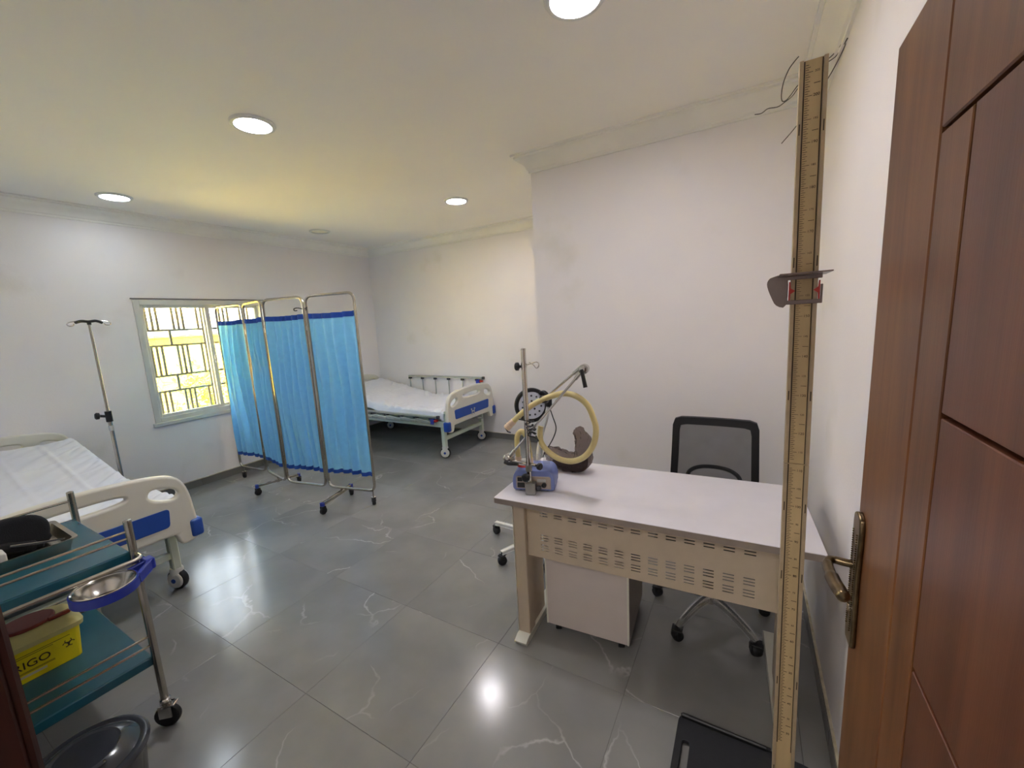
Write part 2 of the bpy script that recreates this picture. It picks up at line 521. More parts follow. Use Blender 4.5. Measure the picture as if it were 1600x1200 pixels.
def plate_mesh(outline, holes, thick, bev=0.0, res=2):
    """flat plate with holes in the XY plane, centred on z=0"""
    cu = bpy.data.curves.new('plate', 'CURVE')
    cu.dimensions = '2D'; cu.fill_mode = 'BOTH'
    cu.extrude = max(thick / 2 - bev, 0.0001); cu.bevel_depth = bev; cu.bevel_resolution = res
    for loop in [outline] + holes:
        sp = cu.splines.new('POLY'); sp.points.add(len(loop) - 1)
        for p, q in zip(sp.points, loop):
            p.co = (q[0], q[1], 0, 1)
        sp.use_cyclic_u = True
    o = bpy.data.objects.new('plate', cu)
    me = bpy.data.meshes.new_from_object(o)
    bpy.data.objects.remove(o); bpy.data.curves.remove(cu)
    return me


def axes(origin, ex, ey, ez):
    m_ = Matrix.Identity(4)
    for i in range(3):
        m_[i][0], m_[i][1], m_[i][2], m_[i][3] = ex[i], ey[i], ez[i], origin[i]
    return m_


def text_mesh(body, size, extrude=0.0005):
    cu = bpy.data.curves.new('text', 'FONT')
    cu.body = body; cu.size = size; cu.extrude = extrude; cu.align_x = 'CENTER'; cu.align_y = 'CENTER'
    o = bpy.data.objects.new('text', cu)
    me = bpy.data.meshes.new_from_object(o)
    bpy.data.objects.remove(o); bpy.data.curves.remove(cu)
    return me


def tag(o, label=None, cat=None, group=None, kind=None):
    if label: o['label'] = label
    if cat: o['category'] = cat
    if group: o['group'] = group
    if kind: o['kind'] = kind
    return o


def thing(name, loc, label, cat, group=None, rz=0.0):
    o = bpy.data.objects.new(name, None)
    o.empty_display_size = 0.1
    COL.objects.link(o)
    o.location = loc; o.rotation_euler = (0, 0, rz)
    return tag(o, label, cat, group)


def struct_root(name, loc=(0, 0, 0)):
    o = bpy.data.objects.new(name, None); COL.objects.link(o); o.location = loc
    o['kind'] = 'structure'
    return o


def copy_tree(o, parent=None):
    c = o.copy(); COL.objects.link(c); c.parent = parent
    for k in list(o.children):
        copy_tree(k, c)
    return c


def ellipse(cx, cy, rx, ry, n=24, rot=0.0, p=2.0):
    out = []
    for k in range(n):
        a = 2 * math.pi * k / n
        ca, sa = math.cos(a), math.sin(a)
        x = rx * math.copysign(abs(ca) ** (2 / p), ca); y = ry * math.copysign(abs(sa) ** (2 / p), sa)
        out.append((cx + x * math.cos(rot) - y * math.sin(rot), cy + x * math.sin(rot) + y * math.cos(rot)))
    return out


def castor(parent, x, y, r, wd, mat='rubber', name='castor', top=None, yaw=0.0, fork='steel', stem=True):
    """twin-disc castor wheel standing on the floor at x, y (world) with fork and stem as sub-part"""
    ax = Vector((math.cos(yaw), math.sin(yaw), 0))
    b_ = MB()
    c = Vector((x, y, r))
    prof = [(0.25 * r, -wd / 2), (r * 0.82, -wd / 2), (r * 0.96, -wd * 0.34), (r, -wd * 0.15), (r, wd * 0.15), (r * 0.96, wd * 0.34), (r * 0.82, wd / 2), (0.25 * r, wd / 2)]
    b_.lathe(prof, c, ax, 20)
    o = b_.build(name, mat, parent)
    f = MB()
    t = top if top else 2 * r + 0.02
    side = ax * (wd / 2 + 0.003)
    for sg in (-1, 1):
        f.beam(c + side * sg, Vector((x, y, 2 * r + 0.006)) + side * sg, 0.004, r * 0.9, 0.001, upv=ax.cross(Vector((0, 0, 1))))
    f.box((x - wd * .6, y - wd * .6, 2 * r + 0.003), (x + wd * .6, y + wd * .6, 2 * r + 0.009), 0.001)
    if stem:
        f.cyl((x, y, 2 * r + 0.005), (x, y, t), 0.006, seg=8)
    f.build('fork', fork, o)
    return o


# ------------------------------------------------------------------ room dimensions (metres)
XL, XR, YB, YN, XE = -4.87, 0.30, 4.38, 2.76, -1.36   # left wall, right wall, back wall, near back wall, its outer corner
YF = 0.05                                             # room face of the doorway wall
ZC = 2.65
WY0, WY1, WZ0, WZ1 = 1.58, 2.745, 0.73, 1.89          # window opening

# floor: grout bed and individual tiles
fl = MB().box((-5.4, -3.0, -0.12), (1.6, 4.6, -0.002)).build('floor', 'grout', smooth=False)
fl['kind'] = 'structure'
tile_me = None
jx = [-4.99 - 0.0 + 0.6 * k for k in range(-1, 12)]
x_edges = [-0.99 - 0.6 * 7 + 0.6 * k for k in range(0, 13)]
y_edges = [0.84 - 0.6 * 6 + 0.6 * k for k in range(0, 13)]
for i in range(len(x_edges) - 1):
    for j in range(len(y_edges) - 1):
        x0, x1, y0, y1 = x_edges[i], x_edges[i + 1], y_edges[j], y_edges[j + 1]
        if x1 < XL or (x0 > XR and y0 > 0) or y0 > YB or (x0 > XE and y0 > YN):
            continue
        cx, cy = (x0 + x1) / 2, (y0 + y1) / 2
        if tile_me is None:
            t0 = MB().box((-0.29955, -0.29955, -0.006), (0.29955, 0.29955, 0.0), 0.0007).build('tile', 'tile', fl, local=True)
            tile_me = t0.data
            t0.location = (cx, cy, 0)
        else:
            t_ = bpy.data.objects.new('tile', tile_me); COL.objects.link(t_); t_.parent = fl; t_.location = (cx, cy, 0)

def wall(name, boxes, mat='wall'):
    b_ = MB()
    for lo, hi in boxes:
        b_.box(lo, hi)
    o = b_.build(name, mat, smooth=False)
    o['kind'] = 'structure'
    return o

T = 0.18
wall('wall_left', [((XL - T, YF - T, -0.1), (XL, WY0, ZC)), ((XL - T, WY1, -0.1), (XL, YB + T, ZC)),
                   ((XL - T, WY0, -0.1), (XL, WY1, WZ0)), ((XL - T, WY0, WZ1), (XL, WY1, ZC))])
wall('wall_back', [((XL, YB, -0.1), (XE, YB + T, ZC))])
wall('wall_corner', [((XE, YN, -0.1), (XR, YB + T, ZC))])
wall('wall_right', [((XR, YF - T, -0.1), (XR + T, YB + T, ZC))])
DX0, DX1, DZ = -0.66, 0.262, 1.975     # doorway opening
wall('wall_front', [((XL, YF - T, -0.1), (DX0 - 0.02, YF, ZC)), ((DX1, YF - T, -0.1), (XR, YF, ZC)), ((DX0 - 0.02, YF - T, DZ + .03), (DX1, YF, ZC))])
cl = MB().box((-5.3, -3.1, ZC), (1.7, 4.75, ZC + 0.22)).build('ceiling', 'ceiling', smooth=False)
cl['kind'] = 'structure'
# hallway behind the doorway
wall('wall_hall', [((-3.2, -2.4, -0.1), (1.6, -2.25, ZC)), ((-3.35, -2.4, -0.1), (-3.2, YF - T, ZC)), ((1.5, -2.4, -0.1), (1.65, YF - T, ZC)), ((XR + T, YF - T - .1, -0.1), (1.65, YF - T, ZC))])

# crown moulding: a cornice profile swept along each wall
PROF = [(0, -0.115), (0.012, -0.115), (0.012, -0.100), (0.022, -0.092), (0.030, -0.070), (0.048, -0.046), (0.072, -0.032), (0.088, -0.026), (0.088, -0.014), (0.105, -0.014), (0.105, 0), (0, 0)]
def crown(name, p0, p1, nrm, ext0=0.0, ext1=0.0):
    p0, p1, nrm = Vector((*p0, ZC)), Vector((*p1, ZC)), Vector((*nrm, 0))
    t = (p1 - p0).normalized()
    b_ = MB()
    ra, rb = [], []
    for d, z in PROF:   # mitred ends: ext = +1 outer corner, -1 inner corner
        ra.append(b_.bm.verts.new(p0 + nrm * d + Vector((0, 0, z)) - t * d * ext0))
        rb.append(b_.bm.verts.new(p1 + nrm * d + Vector((0, 0, z)) + t * d * ext1))
    n = len(PROF)
    for k in range(n):
        b_.bm.faces.new((ra[k], ra[(k + 1) % n], rb[(k + 1) % n], rb[k]))
    b_.bm.faces.new(ra); b_.bm.faces.new(list(reversed(rb)))
    o = b_.build(name, 'crown', angle=25)
    o['kind'] = 'structure'
crown('trim_1', (XL, YF), (XL, YB), (1, 0), -1, -1)
crown('trim_2', (XL, YB), (XE, YB), (0, -1), -1, -1)
crown('trim_3', (XE, YB), (XE, YN), (-1, 0), -1, 1)
crown('trim_4', (XE, YN), (XR, YN), (0, -1), 1, -1)
crown('trim_5', (XR, YN), (XR, YF), (-1, 0), -1, -1)
crown('trim_6', (XR, YF), (XL, YF), (0, 1), -1, -1)

# skirting: strips of cut tile with a cream grout bead on top
def skirting(name, p0, p1, nrm):
    root = struct_root(name, (p0[0], p0[1], 0))
    p0, p1, nrm = Vector((*p0, 0)), Vector((*p1, 0)), Vector((*nrm, 0))
    L = (p1 - p0).length; t = (p1 - p0).normalized()
    k = 0; s0 = 0.0
    while s0 < L - 0.01:
        s1 = min(L, s0 + 0.6)
        a, b_ = p0 + t * (s0 + 0.001), p0 + t * (s1 - 0.001)
        MB().beam(a + nrm * 0.005 + Vector((0, 0, 0.037)), b_ + nrm * 0.005 + Vector((0, 0, 0.037)), 0.010, 0.074, 0.0015).build('tile', 'skirt', root)
        s0 = s1
    MB().beam(p0 + nrm * 0.0045 + Vector((0, 0, 0.077)), p1 + nrm * 0.0045 + Vector((0, 0, 0.077)), 0.009, 0.007).build('grout_bead', 'bead', root)
skirting('baseboard_left', (XL, YF + .011), (XL, YB - .011), (1, 0))
skirting('baseboard_back', (XL, YB), (XE - .011, YB), (0, -1))
skirting('baseboard_corner', (XE, YB - .011), (XE, YN), (-1, 0))
skirting('baseboard_near', (XE - .01, YN), (XR - .011, YN), (0, -1))
skirting('baseboard_right', (XR, YN), (XR, YF + .1), (-1, 0))
skirting('baseboard_front', (XL + .011, YF), (DX0 - .09, YF), (0, 1))

# ------------------------------------------------------------------ window
win = struct_root('window_1', (XL, WY0, WZ0))
def rect_frame(b_, x0, x1, y0, y1, z0, z1, w_, bev=0.002):
    b_.box((x0, y0, z0), (x1, y0 + w_, z1), bev); b_.box((x0, y1 - w_, z0), (x1, y1, z1), bev)
    b_.box((x0, y0 + w_, z0), (x1, y1 - w_, z0 + w_), bev); b_.box((x0, y0 + w_, z1 - w_), (x1, y1 - w_, z1), bev)
    return b_
rect_frame(MB(), XL - 0.10, XL + 0.012, WY0, WY1, WZ0, WZ1, 0.045).build('frame', 'winframe', win)
ym = (WY0 + WY1) / 2 + 0.005
s1 = rect_frame(MB(), XL - 0.035, XL - 0.008, WY0 + 0.035, ym + 0.028, WZ0 + 0.035, WZ1 - 0.035, 0.038).build('sash', 'winframe', win)
s2 = rect_frame(MB(), XL - 0.075, XL - 0.045, ym - 0.020, WY1 - 0.035, WZ0 + 0.035, WZ1 - 0.035, 0.038).build('sash', 'winframe', win)
MB().box((XL - 0.024, WY0 + 0.07, WZ0 + 0.07), (XL - 0.019, ym - .008, WZ1 - 0.07)).build('pane', 'glass', s1)
MB().box((XL - 0.062, ym + .016, WZ0 + 0.07), (XL - 0.057, WY1 - 0.07, WZ1 - 0.07)).build('pane', 'glass', s2)
MB().box((XL - 0.006, ym + .004, 1.245), (XL + 0.012, ym + .022, 1.33), 0.004).box((XL + .006, ym - .02, 1.27), (XL + 0.018, ym + .01, 1.285), 0.002).build('latch', 'winframe', win)
MB().box((XL - 0.02, WY0 - .02, WZ0 - 0.035), (XL + 0.03, WY1 + .02, WZ0 + 0.002), 0.004).build('sill', 'winframe', win)
MB().box((XL, WY0 - .012, WZ1 + .008), (XL + 0.014, WY1 + .012, WZ1 + 0.016), 0.002).build('drip_strip', 'grille', win)

# security grille outside the glass
gr = thing('security_grille', (XL - 0.18, WY0, WZ0), 'grey iron burglar grille with groups of three upright bars and thin stars, behind the window', 'window grille')
XG = -5.06
za, zb, zc, zd = 1.607, 1.455, 1.155, 0.998
for z in (WZ1 + .02, za, zb, zc, zd, WZ0 - .01):
    MB().box((XG - .009, WY0 - .03, z - .0105), (XG + .009, WY1 + .03, z + .0105), .001).build('bar', 'grille', gr)
ys = []
y = 1.720 - .2145 * 1
while y < WY1 + .02:
    for k in range(3):
        yy = y + k * .042
        if WY0 - .03 < yy < WY1 + .03:
            ys.append(yy)
    y += .2145
for yy in ys:
    for z0, z1 in ((za, WZ1 + .02), (zc, zb), (WZ0 - .01, zd)):
        MB().box((XG - .008, yy - .0098, z0 + .0105), (XG + .008, yy + .0098, z1 - .0105), .001).build('bar', 'grille', gr)
for k in range(-1, 5):
    yy = 1.892 + .298 * k
    if WY0 - .02 < yy < WY1 + .03:
        for z0, z1 in ((zb, za), (zd, zc)):
            MB().box((XG - .008, yy - .0105, z0 + .0105), (XG + .008, yy + .0105, z1 - .0105), .001).build('bar', 'grille', gr)
for k in range(0, 4):
    cy = 1.742 + .298 * k
    for z0, z1 in ((zb, za), (zd, zc)):
        cz = (z0 + z1) / 2
        hz = (z1 - z0) / 2 - .006; hy = .140
        pts = [(XG, cy - hy, cz), (XG, cy - .018, cz + .016), (XG, cy, cz + hz), (XG, cy + .018, cz + .016), (XG, cy + hy, cz),
               (XG, cy + .018, cz - .016), (XG, cy, cz - hz), (XG, cy - .018, cz - .016)]
        MB().tube(pts, .0036, 5, closed=True).build('star', 'grille', gr)

# ------------------------------------------------------------------ outside
gd = MB().box((-60, -45, -0.35), (XL - T, 60, -0.12)).build('ground', 'ground', smooth=False); gd['kind'] = 'structure'
yw = MB().box((-8.75, -9, -0.12), (-8.6, 14, 1.53)).box((-8.79, -9, 1.53), (-8.56, 14, 1.58), .01).build('boundary_wall', 'outwall', smooth=False)
tag(yw, 'long yellow painted boundary wall seen outside through the window', 'wall')

def bush(x, y, z, n, rad, hgt, label, seed):
    rnd = random.Random(seed)
    t = thing('garden_bush', (x, y, -0.12), label, 'bush', 'yellow-green plants in front of the yellow wall')
    b_ = MB()
    ends = []
    for k in range(9):
        a = rnd.uniform(0, 6.28); rr = rad * rnd.uniform(.3, .9); h = hgt * rnd.uniform(.6, 1)
        e = Vector((x + rr * math.cos(a), y + rr * math.sin(a), -0.12 + h))
        b_.tube(smooth_path([(x + rnd.uniform(-.05, .05), y + rnd.uniform(-.05, .05), -.12), ((x + e.x) / 2 + rnd.uniform(-.08, .08), (y + e.y) / 2, -.12 + h * .55), e], 4), .008, 5)
        ends.append(e)
    b_.build('stem', 'stem', t)
    l_ = MB()
    for k in range(n):
        e = rnd.choice(ends); f = rnd.uniform(.35, 1.05)
        base = Vector((x, y, -.12)).lerp(e, f) + Vector((rnd.gauss(0, .07), rnd.gauss(0, .07), rnd.gauss(0, .07)))
        d = Vector((rnd.gauss(0, 1), rnd.gauss(0, 1), rnd.gauss(.3, .7))).normalized()
        sd = d.cross(Vector((rnd.gauss(0, 1), rnd.gauss(0, 1), rnd.gauss(0, 1)))).normalized()
        L = rnd.uniform(.06, .11); wd = L * .22
        vs = [l_.bm.verts.new(base), l_.bm.verts.new(base + d * L * .5 + sd * wd), l_.bm.verts.new(base + d * L), l_.bm.verts.new(base + d * L * .5 - sd * wd)]
        l_.bm.faces.new(vs)
    lo = l_.build('foliage', 'leaf', t, smooth=False); lo['kind'] = 'stuff'
    return t
bush(-7.6, 3.35, 0, 1500, .55, 1.30, 'tall yellow-green bush by the yellow wall, right of the window mullion', 3)
bush(-7.2, 2.55, 0, 500, .30, 0.80, 'low yellow-green bush by the yellow wall, behind the window mullion', 5)
bush(-7.9, 4.4, 0, 1200, .55, 1.25, 'yellow-green bush by the yellow wall, hidden mostly by the blue screen', 8)

def house(x, y, wx, wy, h, label, gable=True):
    t = thing('distant_house', (x, y, -.12), label, 'house', 'pale houses beyond the yellow wall')
    MB().box((x - wx / 2, y - wy / 2, -.12), (x + wx / 2, y + wy / 2, h)).build('walls', 'house', t, smooth=False)
    b_ = MB()
    if gable:
        v = [b_.bm.verts.new(p) for p in ((x - wx / 2 - .3, y - wy / 2 - .3, h), (x + wx / 2 + .3, y - wy / 2 - .3, h), (x + wx / 2 + .3, y + wy / 2 + .3, h), (x - wx / 2 - .3, y + wy / 2 + .3, h), (x, y - wy / 2 - .3, h + .9), (x, y + wy / 2 + .3, h + .9))]
        for f in ((0, 1, 4), (1, 2, 5, 4), (2, 3, 5), (3, 0, 4, 5), (3, 2, 1, 0)):
            b_.bm.faces.new([v[k] for k in f])
    else:
        b_.box((x - wx / 2 - .2, y - wy / 2 - .2, h), (x + wx / 2 + .2, y + wy / 2 + .2, h + .25))
    b_.build('roof', 'roof', t, smooth=False)
    nw = max(2, int(wy / 2.2))
    for k in range(nw):
        yy = y - wy / 2 + wy * (k + .5) / nw
        f = rect_frame(MB(), x + wx / 2 - .02, x + wx / 2 + .03, yy - .5, yy + .5, h - 1.7, h - .6, .08).build('window', 'white', t)
        MB().box((x + wx / 2 - .01, yy - .42, h - 1.62), (x + wx / 2 + .01, yy + .42, h - .68)).build('pane', 'housewin', f)
house(-30, 6, 7, 8, 2.4, 'pale single-storey house with a low gable, leftmost above the yellow wall')
house(-36, 15, 7, 7, 2.9, 'pale flat-roofed house in the middle above the yellow wall', False)
house(-28, 20.5, 6, 5, 2.2, 'pale gabled house, rightmost above the yellow wall')

# ------------------------------------------------------------------ downlights
def downlight(x, y, lit, label, tint=(1.0, 0.945, 1.0)):
    if lit:
        M['lamp'] = emis('lit_led_diffuser', tint, LAMP_STRENGTH * lit)
    t = thing('ceiling_downlight', (x, y, ZC), label, 'downlight', 'round recessed ceiling downlights')
    MB().lathe([(0.089, 0.0), (0.112, 0.0), (0.112, -0.004), (0.106, -0.012), (0.096, -0.015), (0.089, -0.013), (0.089, -0.002)], (x, y, ZC), (0, 0, 1), 40, caps=False).build('trim_ring', 'white', t)
    MB().lathe([(0.0888, -0.0005), (0.0888, -0.0025), (0.04, -0.003)], (x, y, ZC), (0, 0, 1), 40).build('diffuser', 'lamp' if lit else 'offlamp', t)
downlight(-2.36, 1.42, .78, 'lit round downlight, largest and nearest the camera, above the middle of the floor', (0.95, 0.97, 1.03))
downlight(-4.35, 1.43, .20, 'lit round downlight near the left wall, left of the window', (0.86, 0.96, 1.08))
downlight(-4.31, 3.20, 0, 'unlit round downlight in the far left corner of the ceiling')
downlight(-2.39, 3.26, .74, 'lit round downlight in front of the far bed, beside the wall corner')
downlight(-0.57, 1.57, .68, 'lit round downlight above the desk, cut by the top edge of the photo')
for hx in (-2.0, -0.3):  # unseen panels added to send fill light through the doorway
    hl = thing('hall_fill_light', (hx, -1.35, ZC), 'added square fill light panel, unseen in the hallway behind the doorway, ' + ('far from' if hx < -1 else 'next to') + ' the open door', 'fill light')
    MB().box((hx - .32, -1.67, ZC - .012), (hx + .32, -1.03, ZC), .002).build('panel_frame', 'white', hl)
    MB().box((hx - .30, -1.65, ZC - .016), (hx + .30, -1.05, ZC - .012)).build('diffuser', 'hallfill', hl)

# ------------------------------------------------------------------ doorway frame and open door
df = struct_root('trim_7', (DX0, 0, 0))
MB().box((DX0 - 0.045, YF - T - .012, 0), (DX0, YF + .004, DZ), .004).box((DX0 - .07, YF - T - .03, 0), (DX0 - .004, YF - T, DZ), .005).build('jamb', 'jamb', df)
MB().box((DX0 - 0.015, YF - T + .05, 0), (DX0 + .012, YF - .045, DZ), .003).build('door_stop', 'jamb', df)
MB().box((DX0 - .075, YF, 0), (DX0 - .002, YF + .012, DZ + .05), .004).build('architrave', 'jamb', df)
MB().box((DX0 - 0.045, YF - T - .012, DZ), (DX1 + .03, YF + .004, DZ + .035), .004).build('lintel', 'jamb', df)
MB().box((DX1, YF - T - .012, 0), (DX1 + .03, YF + .004, DZ), .004).build('jamb', 'jamb', df)

dr = struct_root('door_1', (0.23, 0.10, 0))
XD = 0.21           # room-side face of the open leaf
Y0, Y1, ZT = 0.10, 1.022, 1.955
MB().box((XD + .019, Y0, .012), (XD + .040, Y1, ZT), .003).build('core', 'groove', dr)
G = .0032
def dpanel(name, y0, y1, z0, z1, mat='door'):
    MB().box((XD, y0 + G, z0 + G), (XD + .0195, y1 - G, z1 - G), .0012).build(name, mat, dr)
MB().box((XD, .783 + G, .012), (XD + .0195, Y1, ZT), .002).build('stile', 'door', dr)
MB().box((XD, Y0, 1.742 + G), (XD + .0195, .783 - .001, ZT), .002).build('rail', 'door', dr)
MB().box((XD, Y0, .012), (XD + .0195, .20 - G, 1.742 - G), .002).build('stile', 'door', dr)
dpanel('panel', .688, .783, .012, 1.742)
for z0, z1 in ((1.385, 1.742), (1.03, 1.385), (.675, 1.03), (.32, .675), (.012, .32)):
    dpanel('panel', .20, .688, z0, z1, 'doorred')
# lever handle with back plate
plate = MB()
plate.mesh(plate_mesh(round_corners([(-.020, -.138, 0), (.020, -.138, 0), (.024, -.118, 0), (.019, 0, 0), (.024, .118, 0), (.020, .138, 0), (0, .146, 0), (-.020, .138, 0), (-.024, .118, 0), (-.019, 0, 0), (-.024, -.118, 0), (-.020, -.138, 0)][:-1], .004, 2), [], .010, .003),
           axes((XD - .004, .992, .968), (0, 1, 0), (0, 0, 1), (1, 0, 0)))
pl = plate.build('handle_plate', 'brass', dr)
bd = MB()
for k in range(44):
    z = .968 - .105 + .21 * k / 43
    for sgn in (-1, 1):
        bd.lathe([(0.0004, -.0022), (.0018, -.001), (.0018, .001), (.0004, .0022)], (XD - .0095, .992 + sgn * .0145, z), (1, 0, 0), 6)
bo = bd.build('bead_edging', 'brass', pl); bo['kind'] = 'stuff'
lv = MB()
lv.tube(smooth_path([(XD, 1.000, .998), (XD - .022, 1.002, .998), (XD - .040, 1.004, .998), (XD - .050, .992, .995), (XD - .050, .965, .992), (XD - .047, .930, .990), (XD - .042, .892, .992), (XD - .040, .872, .995)], 6),
        [.0080] * 13 + [.0085] * 6 + [.010] * 8 + [.0125] * 8 + [.0115] * 4 + [.009, .007, .004, .002], 12)
lv.build('lever', 'brass', pl)
MB().cyl((XD - .012, .992, .905), (XD - .002, .992, .905), .008, seg=14).build('key_cylinder', 'chrome', pl)
MB().box((XD + .004, Y1 - .001, .86), (XD + .030, Y1 + .003, 1.06), .001).build('lock_faceplate', 'brass', dr)
for z in (.25, 1.0, 1.75):
    MB().cyl((XD + .03, Y0 - .008, z - .05), (XD + .03, Y0 - .008, z + .05), .008, seg=10).build('hinge', 'brass', dr)

# ------------------------------------------------------------------ hanging wires, upper right
W1 = [(0.297, 2.2, 2.538), (0.28, 2.35, 2.56), (0.259, 2.38, 2.554), (0.21, 2.38, 2.523), (0.161, 2.38, 2.487), (0.134, 2.38, 2.453), (0.116, 2.38, 2.435), (0.102, 2.38, 2.437), (0.098, 2.38, 2.464), (0.103, 2.38, 2.509), (0.12, 2.38, 2.556), (0.138, 2.38, 2.581), (0.156, 2.38, 2.6)]
W2 = [(0.298, 2.2, 2.531), (0.287, 2.35, 2.548), (0.264, 2.4, 2.552), (0.214, 2.42, 2.531), (0.164, 2.42, 2.49), (0.142, 2.42, 2.462), (0.113, 2.42, 2.444), (0.087, 2.42, 2.432), (0.049, 2.42, 2.435), (0.024, 2.42, 2.422), (-0.004, 2.42, 2.424)]
W3 = [(0.3, 2.24, 2.532), (0.292, 2.36, 2.528), (0.273, 2.45, 2.508), (0.231, 2.55, 2.461), (0.182, 2.68, 2.419), (0.123, 2.74, 2.368)]
for pts, lab in ((W1, 'dark wire from the right wall that hooks back upward, left of the measuring board top'),
                 (W2, 'dark wire from the right wall reaching farthest left, wavy free end'),
                 (W3, 'short dark wire end lying on the wall, lowest beside the measuring board')):
    o = MB().tube(smooth_path(pts, 5), .0022, 6).build('loose_wire', 'wire')
    tag(o, lab, 'wire', 'loose wires under the cornice')

# ------------------------------------------------------------------ hospital beds
def make_bed(x0, y0, label, far_guard_up, group='adjustable hospital beds'):
    """foot end towards +x at x0; bed spans y0 .. y0+.92; head towards -x"""
    W_ = 0.92
    yc = y0 + W_ / 2
    L = 1.98
    t = thing('hospital_bed', (x0 - 1, yc, 0), label, 'bed', group)
    half = [(.455, .345), (.462, .40), (.455, .50), (.445, .60), (.425, .675), (.385, .725), (.30, .752), (.15, .770), (0, .775)]
    outline = half + [(-a, b_) for a, b_ in reversed(half[:-1])] + [(-.39, .335), (-.37, .385), (-.34, .405), (.34, .405), (.37, .385), (.39, .335)]
    outline = [(p.x, p.y) for p in smooth_path([(a, b_, 0) for a, b_ in outline], 3, True)]
    holes = [ellipse(.335, .650, .082, .048, 24, -.35, 2.4), ellipse(-.335, .650, .082, .048, 24, .35, 2.4), ellipse(0, .690, .190, .036, 28, 0, 3.0)]
    pmesh = plate_mesh(outline, holes, .045, .014, 3)
    for end, xx, hz in (('footboard', x0, 0.0), ('headboard', x0 - L - .03, .07)):
        sgn = 1 if end == 'footboard' else -1
        b_ = MB(); b_.mesh(pmesh, axes((xx, yc, hz), (0, 1, 0), (0, 0, 1), (1, 0, 0)))
        fb = b_.build(end, 'cream', t)
        ins = [(p.x, p.y) for p in round_corners([(-.335, .455, 0), (.335, .455, 0), (.345, .56, 0), (-.345, .56, 0)], .02, 4)]
        b_ = MB(); b_.mesh(plate_mesh(ins, [], .006, .002), axes((xx + sgn * .0235, yc, hz), (0, 1, 0), (0, 0, 1), (1, 0, 0)))
        pn = b_.build('inset_panel', 'blue', fb)
        if end == 'footboard':
            e = MB()
            ex = xx + .028
            for s_ in (-1, 1):
                e.box((ex - .001, yc + s_ * .024 - .006, .440), (ex + .002, yc + s_ * .024 + .006, .515), .001)
                e.box((ex - .001, yc + s_ * .036 - .006, .497), (ex + .002, yc + s_ * .036 + .006, .515), .001)
            e.box((ex - .001, yc - .020, .470), (ex + .002, yc + .020, .486), .001)
            e.lathe([(.010, -.001), (.010, .0025), (.004, .003)], (ex, yc, .478), (1, 0, 0), 12)
            e.build('emblem', 'grey', fb)
        for s_ in (-1, 1):
            MB().box((xx - .038, yc + s_ * .462 - .032, hz + .340), (xx + .036, yc + s_ * .462 + .032, hz + .450), .016, seg=3).build('bumper', 'blue', fb)
    pmesh_n = None
    # chassis
    fr = MB()
    for s_ in (-1, 1):
        fr.box((x0 - L, yc + s_ * .425 - .018, .375), (x0 - .02, yc + s_ * .425 + .018, .445), .005)
    for xx in (x0 - .12, x0 - .75, x0 - 1.3, x0 - 1.85):
        fr.box((xx - .02, yc - .41, .385), (xx + .02, yc + .41, .425), .004)
    fr.build('bed_frame', 'bedframe', t)
    deck = MB()
    deck.box((x0 - L + .03, yc - .42, .448), (x0 - .05, yc + .42, .462), .003)
    deck.build('deck', 'bedframe', t)
    cr_ = MB()
    cr_.cyl((x0 - .5, yc + .12, .36), (x0 - .04, yc + .12, .36), .012, seg=10)
    cr_.tube(round_corners([(x0 - .04, yc + .12, .36), (x0 + .0, yc + .12, .36), (x0 + .0, yc + .20, .345), (x0 + .03, yc + .20, .345)], .01, 3, False), .007, 8)
    cr_.build('crank', 'guardal', t)
    for xx, nm in ((x0 - .13, 'f'), (x0 - L + .2, 'h')):
        b_ = MB()
        b_.box((xx - .02, yc - .375, .205), (xx + .02, yc + .375, .245), .004)
        b_.build('crossbar', 'bedframe', t)
        for s_ in (-1, 1):
            yy = yc + s_ * .375
            MB().box((xx - .028, yy - .022, .125), (xx + .028, yy + .022, .385), .006).build('leg', 'bedframe', t)
            c = Vector((xx, yy, .062))
            ax = Vector((math.cos(1.15), math.sin(1.15) * -1, 0))
            w_ = MB().lathe([(.02, -.016), (.058, -.016), (.062, -.010), (.062, .010), (.058, .016), (.02, .016)], c, ax, 28)
            wo = w_.build('castor', 'rubber', t)
            cv = MB()
            for q in (-1, 1):
                cv.lathe([(.050, .018 * q), (.051, .024 * q), (.044, .030 * q), (.015, .032 * q)], c, ax, 28)
            cv.lathe([(.034, .0), (.036, .03), (.03, .042)], (xx, yy, .095), (0, 0, 1), 20)
            cv.build('wheel_cover', 'white', wo)
            hb = MB()
            for q in (-1, 1):
                hb.lathe([(.014, .032 * q), (.014, .035 * q), (.006, .036 * q)], c, ax, 16)
            hb.build('hub_ring', 'blue', wo)
    # mattress and sheet, back part raised
    def prof(u):
        xx = x0 - .045 - u * (L - .09)
        d = max(0.0, (u - .46))
        z = .462 + d * 0.36 - (0.02 if u < .02 else 0)
        return xx, z
    mt = MB()
    def mfn(top):
        def f(a, b_):
            xx, z = prof(a)
            return Vector((xx, yc - .435 + .87 * b_, z + (.09 if top else 0)))
        return f
    mt.grid(mfn(True), 40, 2); mt.grid(mfn(False), 40, 2)
    bmesh.ops.bridge_loops(mt.bm, edges=[e for e in mt.bm.edges if e.is_boundary])
    mt.build('mattress', 'mattress', t)
    sh = MB()
    sd = y0 * 3.1
